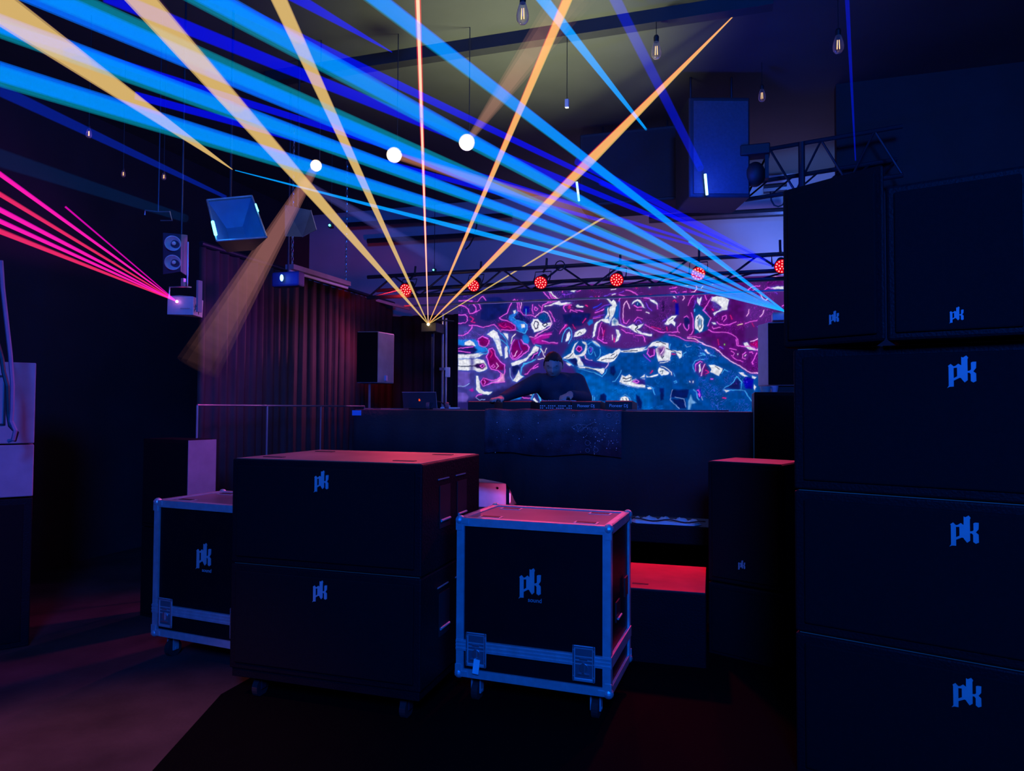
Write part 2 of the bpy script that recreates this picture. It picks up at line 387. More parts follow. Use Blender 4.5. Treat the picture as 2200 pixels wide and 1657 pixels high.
    hd = m.build('side_handle_dish', M_DARK, t); MB().tube((W+.012, yy-.045, c+.35), (W+.012, yy+.045, c+.35), .006).build('handle_bar', M_ALU, hd)
    m = MB().box(W-.002, W+.006, D-.2, D-.12, c+.4, c+.5); m.build('side_latch', M_DARK, t)
    pk_badge(t, (W*.492, .010, c+Hh*.62), .118, True)
    for (u, v) in ((.09, .08), (W-.09, .08), (.09, D-.08), (W-.09, D-.08)):
        ca = MB().box(u-.045, u+.045, v-.04, v+.04, c-.008, c); ca.box(u-.028, u-.02, v-.02, v+.02, .04, c); ca.box(u+.02, u+.028, v-.02, v+.02, .04, c)
        ca.tube((u-.03, v, .05), (u+.03, v, .05), .008); co = ca.build('caster', M_ALU, t)
        MB().tube((u-.017, v, .05), (u+.017, v, .05), .05, n=20).build('wheel', M_RUBBER, co)
    return t
x, y = rotp(-1.782, 3.316)
fc = flight_case('black flight case with a red-lit lid, standing right of the middle stack', (x, y, 0), -.041)
x, y = rotp(-3.802, 3.122)
fc2 = copy_tree(fc); fc2.location = (x, y, 0); fc2.rotation_euler = (0, 0, -.10)
fc2['label'] = 'black flight case half hidden behind the left side of the middle stack'
# paper luggage tag hanging from the right case's latch
tg = MB(); M = Matrix.Translation((0, 0, 0)) @ Matrix.Rotation(.12, 4, 'Y'); tg.box(-.017, .017, -.0015, .0015, -.075, 0, M)
tgo = tg.build('luggage_tag', M_CARD); base = Matrix.Translation(fc.location) @ Matrix.Rotation(-.041, 4, 'Z')
tgo.matrix_world = base @ Matrix.Translation((.128, -.021, .245))
tag(tgo, 'small pale tag hanging from the left latch of the red-lidded flight case', 'tag')

# ------------------------------------------------------------------ cabinet with a red-lit top beside the right tower
p = at(1520, 989, Z=1.22); q = at(1684, 998, Z=1.22); rr = math.atan2(q.y-p.y, q.x-p.x)
Wc = (q-p).length
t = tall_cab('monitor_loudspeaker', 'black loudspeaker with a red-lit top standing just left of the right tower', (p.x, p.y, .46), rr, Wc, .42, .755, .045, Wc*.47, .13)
MB().box(.02, Wc-.02, .01, .40, .755, .758).build('lit_top_panel', mat('red_lit_black_top', (.5, .1, .1), .5), t)  # red light on the black top is put into its colour
t = thing('subwoofer', 'small black subwoofer hidden in the dark under the loudspeaker with the red-lit top', 'subwoofer', (p.x, p.y, 0), rr)
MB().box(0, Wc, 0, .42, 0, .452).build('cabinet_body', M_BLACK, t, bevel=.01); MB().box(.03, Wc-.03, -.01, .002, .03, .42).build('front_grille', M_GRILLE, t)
# crate with a red-lit top under the stage front
a1 = at(1340, 1262, Z=.45); a2 = at(1530, 1276, Z=.45); rr2 = math.atan2(a2.y-a1.y, a2.x-a1.x)
t = thing('laid_down_subwoofer', 'subwoofer lying down with a bright red-lit top between the flight case and the tower', 'subwoofer', (a1.x-.1, a1.y-.1*math.tan(rr2), 0), rr2)
Wd = (a2-a1).length+.065
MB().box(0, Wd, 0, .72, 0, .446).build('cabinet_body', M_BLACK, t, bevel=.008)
MB().box(.005, Wd-.005, .005, .715, .445, .45).build('lit_top_panel', mat('red_lit_sub_top', (.5, .07, .07), .6, spec=.1), t)  # base colour reddened to imitate red light on a black top
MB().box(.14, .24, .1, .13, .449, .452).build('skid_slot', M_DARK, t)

# ------------------------------------------------------------------ left speakers
a1 = at(330, 943, D=5.2); b1 = at(404, 945, D=5.02)
rz = math.atan2(b1.y-a1.y, b1.x-a1.x); z1 = a1.z
for k, (zl, zh, lab) in enumerate(((z1/2+.005, z1, 'black speaker cabinet with a pink-lit side, upper one beside the pleated curtain'), (0, z1/2, 'black speaker cabinet at floor level behind the left flight case'))):
    t = thing('side_cabinet', lab, 'loudspeaker', (b1.x, b1.y, zl), rz, 'cabinets left of the curtain')
    hh = zh-zl
    MB().box(-.5, 0, 0, .24, 0, hh).build('cabinet_body', M_BLACK, t, bevel=.005)
    MB().box(-.47, -.03, -.01, .002, .03, hh-.03).build('front_grille', M_GRILLE, t)
    s_ = MB().box(-.001, .003, .002, .238, .003, hh-.003).build('side_panel', M_WHITE, t)
    MB().box(.001, .005, .07, .14, .04, .2).build('handle_recess', M_DARK, t)
# white cabinets at the far left edge
e1 = at(78, 780, D=4.6); rzw = .93
zt = e1.z; zm = at(76, 955, D=4.6).z; gap = .008; zlow = at(74, 1065, D=4.6).z
for k, (zl, zh, lab) in enumerate(((zm+gap, zt, 'white-sided speaker cabinet at the left edge, upper one with a handle cutout'), (zlow, zm, 'white-sided speaker cabinet at the left edge, under the one with a hanging strap'))):
    t = thing('white_cabinet', lab, 'loudspeaker', (e1.x, e1.y, zl), rzw, 'white cabinets at the left edge')
    hh = zh-zl
    MB().box(-.9, 0, 0, .6, 0, hh).build('cabinet_body', M_WHITE, t, bevel=.006)
    o1 = MB(); hx = -.24; zc = hh*.53; w2, h2 = .085, .16
    if k == 0:
        for (xa, xb, za, zb_) in ((hx-w2, hx+w2, zc+h2-.012, zc+h2), (hx-w2, hx+w2, zc-h2, zc-h2+.012), (hx-w2, hx-w2+.012, zc-h2, zc+h2), (hx+w2-.012, hx+w2, zc-h2, zc+h2)):
            o1.box(xa, xb, -.006, .001, za, zb_)
        o1.build('handle_rim', M_DARK, t)
    MB().box(hx-.075, hx+.035, -.003, .001, zc-.12, zc+.12).build('handle_cutout', M_DARK, t)
t = thing('white_cabinet', 'black stand-in for the shaded bottom of the white stack at the left edge', 'loudspeaker', (e1.x, e1.y, 0), rzw, 'white cabinets at the left edge')  # black body put in for the white cabinet's lower part in shade
MB().box(-.9, 0, 0, .6, 0, zlow-.01).build('cabinet_body', M_BLACK, t, bevel=.006); MB().box(-.85, -.05, -.01, .002, .04, zlow-.05).build('front_grille', M_GRILLE, t)
# strap and cable hanging before them
sp = [at(px, py, D=4.2) for px, py in ((2, 560), (6, 620), (14, 690), (22, 760), (27, 830), (26, 880), (24, 905), (33, 925), (28, 945), (18, 948))]
t = thing('hanging_strap', 'grey strap hanging in front of the white cabinet at the left edge', 'strap', sp[-1])
MB().path(sp, .012).build('strap', mat('grey_webbing', (.28, .2, .3), .8), t, world=True)
sp = [at(px, py, D=4.22) for px, py in ((-6, 735), (4, 770), (8, 800), (16, 830), (18, 890), (22, 915), (36, 930), (30, 948))]
MB().path(sp, .012).build('hanging_cable', M_CABLE); tag(bpy.data.objects['hanging_cable'], 'black cable dangling beside the grey strap at the left edge', 'cable')

# ------------------------------------------------------------------ stage, booth
DZ = .66
st = MB().box(-3.55, 1.0, 5.5, 9.0, 0.52, DZ)
t = thing('stage_deck', 'black stage platform under the booth and the screen', 'stage', (-1.6, 7.3, 0))
st.build('deck_top', M_BLACK, t, world=True, bevel=.01)
for (lx, ly) in ((-3.4, 5.7), (-1.6, 5.7), (0, 5.7), (.85, 5.7), (-3.4, 8.8), (-1.6, 8.8), (.85, 8.8)):
    MB().box(lx-.04, lx+.04, ly-.04, ly+.04, 0, .52).build('leg', M_TRUSS, t, world=True)
BY = 5.6; BX0 = at(762, 885, Y=BY).x; BX1 = at(1618, 885, Y=BY).x; BZ = 1.525
t = thing('dj_booth', 'long black skirted table the person works at', 'table', ((BX0+BX1)/2, BY+.35, DZ))
MB().box(BX0, BX1, BY, BY+.75, BZ-.035, BZ).build('table_top', mat('dark_table_top', (.1, .06, .07), .5), t, world=True, bevel=.004)
xs = [BX0, at(1095, 1000, Y=BY).x, BX1]
# skirt: left section stops higher
M_SK = mat('black_booth_cloth', (.016, .015, .02), .85, vary=.2, scale=3, bump=.3)
m = MB(); n = 90
zl = [at(px, py, Y=BY).z for px, py in ((762, 985), (1030, 1026), (1093, 1040), (1110, 1080), (1125, 1100), (1350, 1107), (1618, 1118))]
xl = [at(px, 900, Y=BY).x for px in (762, 1030, 1093, 1110, 1125, 1350, 1618)]
vs = []; fs = []
for k in range(n+1):
    xx = BX0+(BX1-BX0)*k/n; zb = float(np.interp(xx, xl, zl)); dy = .008*math.sin(k*.9)+.006*math.sin(k*.37)
    vs += [(xx, BY-.02+dy, max(zb, DZ+.002)), (xx, BY-.015+dy*.3, BZ-.002)]
    if k < n: fs.append((2*k, 2*k+2, 2*k+3, 2*k+1))
m.add(vs, fs); o = m.build('front_skirt', M_SK, t, world=True, smooth=True); o.modifiers.new('s', 'SOLIDIFY').thickness = .008
for lx in (BX0+.1, at(1092, 1060, Y=BY+.1).x, BX1-.1):
    for ly in (BY+.1, BY+.65): MB().box(lx-.015, lx+.015, ly-.015, ly+.015, DZ, BZ-.035).build('leg', M_TRUSS, t, world=True)
# white panel box standing under the booth
pw = at(1030, 1035, Y=5.95); pe = at(1090, 1040, Y=5.95)
t = thing('storage_box', 'white box standing under the left part of the booth', 'box', ((pw.x+pe.x)/2, 6.1, DZ))
MB().box(pw.x-.35, pe.x, 5.95, 6.25, DZ, pe.z+.005).build('box_body', M_CARD, t, world=True, bevel=.01)
pc = at(1069, 1049, Y=5.95); MB().tube((pc.x, 5.952, pc.z), (pc.x, 5.944, pc.z), .010).build('port_hole', M_DARK, t, world=True)
# crumpled white cloth on the deck edge, with a cable on it
m = MB(); xa = at(1351, 1115, Y=5.53).x; xb = at(1508, 1120, Y=5.53).x; vs = []; fs = []; n = 36
for k in range(n+1):
    xx = xa+(xb-xa)*k/n; e = min(1, k/4, (n-k)/4)
    for j in range(7):
        a = math.pi*j/6; zz = DZ+.003+math.sin(a)*(.04+.012*math.sin(k*.8)+.006*math.sin(k*2.1))*e; vs.append((xx, 5.51+.08-.08*math.cos(a)*e, zz-.0))
    if k < n: fs += [(k*7+j, k*7+7+j, k*7+8+j, k*7+1+j) for j in range(6)]
tag(m.add(vs, fs).build('crumpled_sheet', M_CARD, smooth=True), 'crumpled white sheet lying along the edge of the stage', 'cloth')
pts = [(xa+(xb-xa)*f, 5.505-.0*f, DZ+.035+.008*math.sin(f*14)) for f in np.linspace(-.1, 1.05, 22)]
tag(MB().path(pts, .005).build('power_cable', M_CABLE), 'black cable running over the crumpled white sheet', 'cable')
pts = [at(px, py, Z=DZ+.006) for px, py in ((1020, 1080), (1045, 1078), (1062, 1081), (1080, 1078), (1100, 1082), (1118, 1079))]
tag(MB().path([(q.x, max(q.y, 5.55), DZ+.008) for q in pts], .006).build('power_cable', M_CABLE), 'black cable on the stage behind the red-lidded case', 'cable')

# sequinned cloth hanging over the booth front
cx0, cx1 = at(1040, 930, Y=5.54).x, at(1335, 930, Y=5.54).x; cz1 = BZ+.012; cz0 = at(1335, 981, Y=5.54).z
M_SEQ = mat('dark_patterned_cloth', (.045, .05, .075), .6, vary=.6, scale=9, bump=.5)
t = thing('sequinned_cloth', 'dark patterned cloth with silver sequins hanging over the front of the booth', 'cloth', ((cx0+cx1)/2, 5.55, cz0))
vs = []; fs = []; n = 50
for k in range(n+1):
    xx = cx0+(cx1-cx0)*k/n; dy = .006*math.sin(k*.7)
    vs += [(xx, 5.545+dy, cz0+.012*math.sin(k*.21)), (xx, 5.55+dy*.5, BZ-.01), (xx, 5.565, cz1+.006*math.sin(k*.5)), (xx, 5.75, cz1-.004)]
    if k < n: fs += [(4*k+j, 4*k+4+j, 4*k+5+j, 4*k+1+j) for j in range(3)]
o = MB().add(vs, fs).build('cloth_panel', M_SEQ, t, world=True, smooth=True); o.modifiers.new('s', 'SOLIDIFY').thickness = .004
m = MB()
for k in range(95):
    if k < 60: px, py = random.gauss(1290, 24), random.gauss(935, 24)
    else: px, py = random.uniform(1060, 1330), random.uniform(890, 975)
    if 1050 < px < 1332 and 888 < py < 977:
        q = at(px, py, Y=5.53); m.sphere((q.x, 5.533, q.z), random.choice((.0018, .0022, .0038)), 6, 4)
o = m.build('sequins', emis('sequin_glint', (.7, .8, 1), .5) if False else mat('silver_sequin', (.95, .95, 1), .3), t, world=True); o['kind'] = 'stuff'
m = MB()
for (px, py, r) in ((1308, 893, .017), (1325, 893, .015), (1279, 924, .02), (1279, 924, .01), (1262, 952, .02), (1262, 968, .016), (1280, 967, .018), (1328, 907, .014), (1232, 893, .01), (1249, 892, .01)):
    q = at(px, py, Y=5.53); c = Vector((q.x, 5.534, q.z))
    m.path([c+Vector((r*math.cos(a), 0, r*math.sin(a))) for a in np.linspace(0, 2*math.pi, 16)], .0016, 5)
for pl in (((1228, 918), (1240, 912), (1262, 914), (1275, 908)), ((1228, 918), (1235, 924), (1248, 927), (1262, 914)), ((1245, 926), (1256, 918), (1268, 920)), ((1238, 914), (1242, 924), (1250, 914), (1254, 922))):
    m.path([(at(a, b, Y=5.53).x, 5.534, at(a, b, Y=5.53).z) for a, b in pl], .002, 5)
m.build('embroidery', mat('grey_thread', (.22, .24, .3), .7), t, world=True)

# ------------------------------------------------------------------ dj gear on the booth
def gear(name, label, px0, px1, py_top, text=None, Y=5.72, dep=.33, cat='media player', kind='player'):
    a = at(px0, py_top, Y=Y); b = at(px1, py_top, Y=Y); hh = a.z-BZ-.002
    t = thing(name, label, cat, ((a.x+b.x)/2, Y+dep/2, BZ+.002), 0, 'gear on the booth')
    w_ = (b.x-a.x)/2; y0 = -dep/2
    prof = [(y0, 0), (dep/2, 0), (dep/2, hh*.8), (y0+.04, hh), (y0, hh*.92)]
    m = MB(); vs = [(-w_, u, v) for u, v in prof]+[(w_, u, v) for u, v in prof]; k = len(prof)
    m.add(vs, [tuple(range(k)), tuple(range(2*k-1, k-1, -1))]+[(i, (i+1) % k, k+(i+1) % k, k+i) for i in range(k)])
    m.build('casing', M_DARK, t, bevel=.003)
    if kind == 'player':
        j = MB().lathe([(0, .012), (.09, .012), (.1, 0)], Matrix.Translation((0, .02, hh*.88))); j.build('jog_wheel', M_DARK, t)
        MB().box(-.08, .08, dep/2-.09, dep/2-.02, hh*.82, hh*.82+.015).build('display', M_DARK, t)
    else:
        m = MB()
        for i in range(6):
            for j_ in range(4): m.lathe([(0, .014), (.006, .014), (.007, 0)], Matrix.Translation((-.12+i*.048, -.1+j_*.06, hh*.9)), 8)
        m.build('control_knobs', M_ALU, t)
    if text: text_mesh('back_lettering', text, hh*.42, mat('pale_print', (.85, .85, .9), .6), t, (0, y0-.001, hh*.5), (math.pi/2, 0, 0), .0006)
    return t
gear('cd_player', 'black dj player at the left end of the mixing gear, under the outstretched hand', 1005, 1062, 862, None)
gear('cd_player', 'black dj player between the outstretched hand and the mixer', 1080, 1140, 862, None)
g = gear('dj_mixer', 'black dj mixer with rows of small white connectors, below the person', 1160, 1226, 861, None, cat='mixer', kind='mixer')
m = MB()
for i in range(16):
    for j_ in range(2):
        if (i*7+j_*3) % 5 != 4: m.box(-.13+i*.0175, -.13+i*.0175+.009, -.169, -.165, .016+j_*.018, .024+j_*.018)
m.build('rear_connectors', mat('pale_print', (.85, .85, .9)), g)
gear('cd_player', 'black dj player with clear white lettering, right of the mixer', 1228, 1290, 862, 'Pioneer DJ')
gear('cd_player', 'black dj player with dim lettering, furthest right on the booth', 1300, 1358, 861, 'Pioneer DJ')
# laptop
a = at(848, 872, Y=5.75); b = at(925, 884, Y=5.75)
lc = at(893, 872, Y=5.7); t = thing('laptop', 'open laptop with a small glowing red mark on its lid', 'laptop', (lc.x, 5.8, BZ+.002), .0)
hw = .165
MB().box(-hw, hw, 0, .24, 0, .014).build('laptop_base', M_DARK, t, bevel=.004)
Ml = Matrix.Translation((0, 0, .014)) @ Matrix.Rotation(math.radians(12), 4, 'X')
lid = MB().box(-hw, hw, -.006, .0, 0, .145, Ml).build('laptop_lid', mat('dark_lid', (.05, .045, .06), .35), t, bevel=.003)
mk = MB(); fl = [(0, -.011), (.007, -.009), (.0095, -.002), (.006, .004), (.008, .009), (.002, .004), (-.002, .014), (-.006, .005), (-.0085, .0), (-.007, -.008)]
mk.prism(fl, Ml @ Matrix.Translation((.0, -.006, .075)), .0015)
mk.build('lid_emblem', emis('red_emblem_glow', (1, .07, .01), 1.2), lid)
fr = MB().path([Ml@Vector((-hw, -.006, .146)), Ml@Vector((hw, -.006, .146)), Ml@Vector((hw+.0, -.006, .0))], .0022).build('lid_edge', mat('lid_rim', (.5, .4, .45), .4), lid)
# headphones / small cables on the booth
hp = at(940, 874, Y=5.8); t = thing('headphones', 'small headphones lying beside the laptop', 'headphones', (hp.x, 5.8, BZ+.002), .3)
MB().path([(.07*math.cos(a), 0, .012+.06*math.sin(a)) for a in np.linspace(0, math.pi, 14)], .006).build('headband', M_DARK, t)
for sx in (-1, 1): MB().lathe([(0, .0), (.03, 0), (.034, .012), (.03, .03), (0, .03)], Matrix.Translation((sx*.07, 0, .035)) @ Matrix.Rotation(sx*math.pi/2, 4, 'Y'), 14).build('ear_cup', mat('dull_red_cup', (.3, .08, .1), .5), t)
for k, (pl, lab) in enumerate(((((783, 883), (800, 881), (822, 884), (845, 879), (866, 883), (880, 881)), 'red-lit cable lying on the booth left of the laptop'),
                        (((930, 882), (945, 880), (960, 884), (985, 880), (1000, 883)), 'red-lit cable lying on the booth right of the laptop'),
                        (((1345, 886), (1380, 883), (1420, 886), (1470, 882), (1500, 885), (1545, 883), (1565, 887)), 'loose cable along the right end of the booth'))):
    pts = [at(px, py, Y=5.66) for px, py in pl]
    tag(MB().path([(q.x, 5.66+.03*math.sin(i*2.2), BZ+.008) for i, q in enumerate(pts)], .006).build('signal_cable', mat('dull_red_cable', (.25, .1, .12), .5)), lab, 'cable')
# blue label at the left corner
q = at(767, 888, Y=BY-.03); t = thing('corner_label', 'small blue sticker on the left corner of the booth', 'sticker', (q.x, BY-.035, q.z-.02))
MB().box(-.045, .045, -.002, .0, 0, .045).build('sticker', mat('blue_sticker', (.1, .35, .9), .5), t)

# ------------------------------------------------------------------ led screen
SY = 7.6
sx0 = at(984, 760, Y=SY).x; sx1 = 1.0
ztop = at(984, 624, Y=SY).z; zbot = 1.0
t = thing('led_screen', 'large led video wall showing swirling magenta, white and blue liquid shapes', 'screen', ((sx0+sx1)/2, SY, DZ))
MB().box(sx0, sx1, SY+.004, SY+.12, zbot, ztop).build('screen_cabinet', M_DARK, t, world=True)
for xx in (sx0+.3, sx1-.3): MB().box(xx-.04, xx+.04, SY+.01, SY+.5, DZ, zbot).build('screen_foot', M_TRUSS, t, world=True)

PANEL = {'1': (980, 590, 1), '2': (1180, 590, 1), '3': (1380, 590, 1), '4': (1520, 560, .9205/.92*1/.92*.92*1.0869*1.0), '5': (980, 730, 1), '6': (1180, 730, 1), '7': (1380, 730, 1), '8': (1500, 730, 10/10.36)}
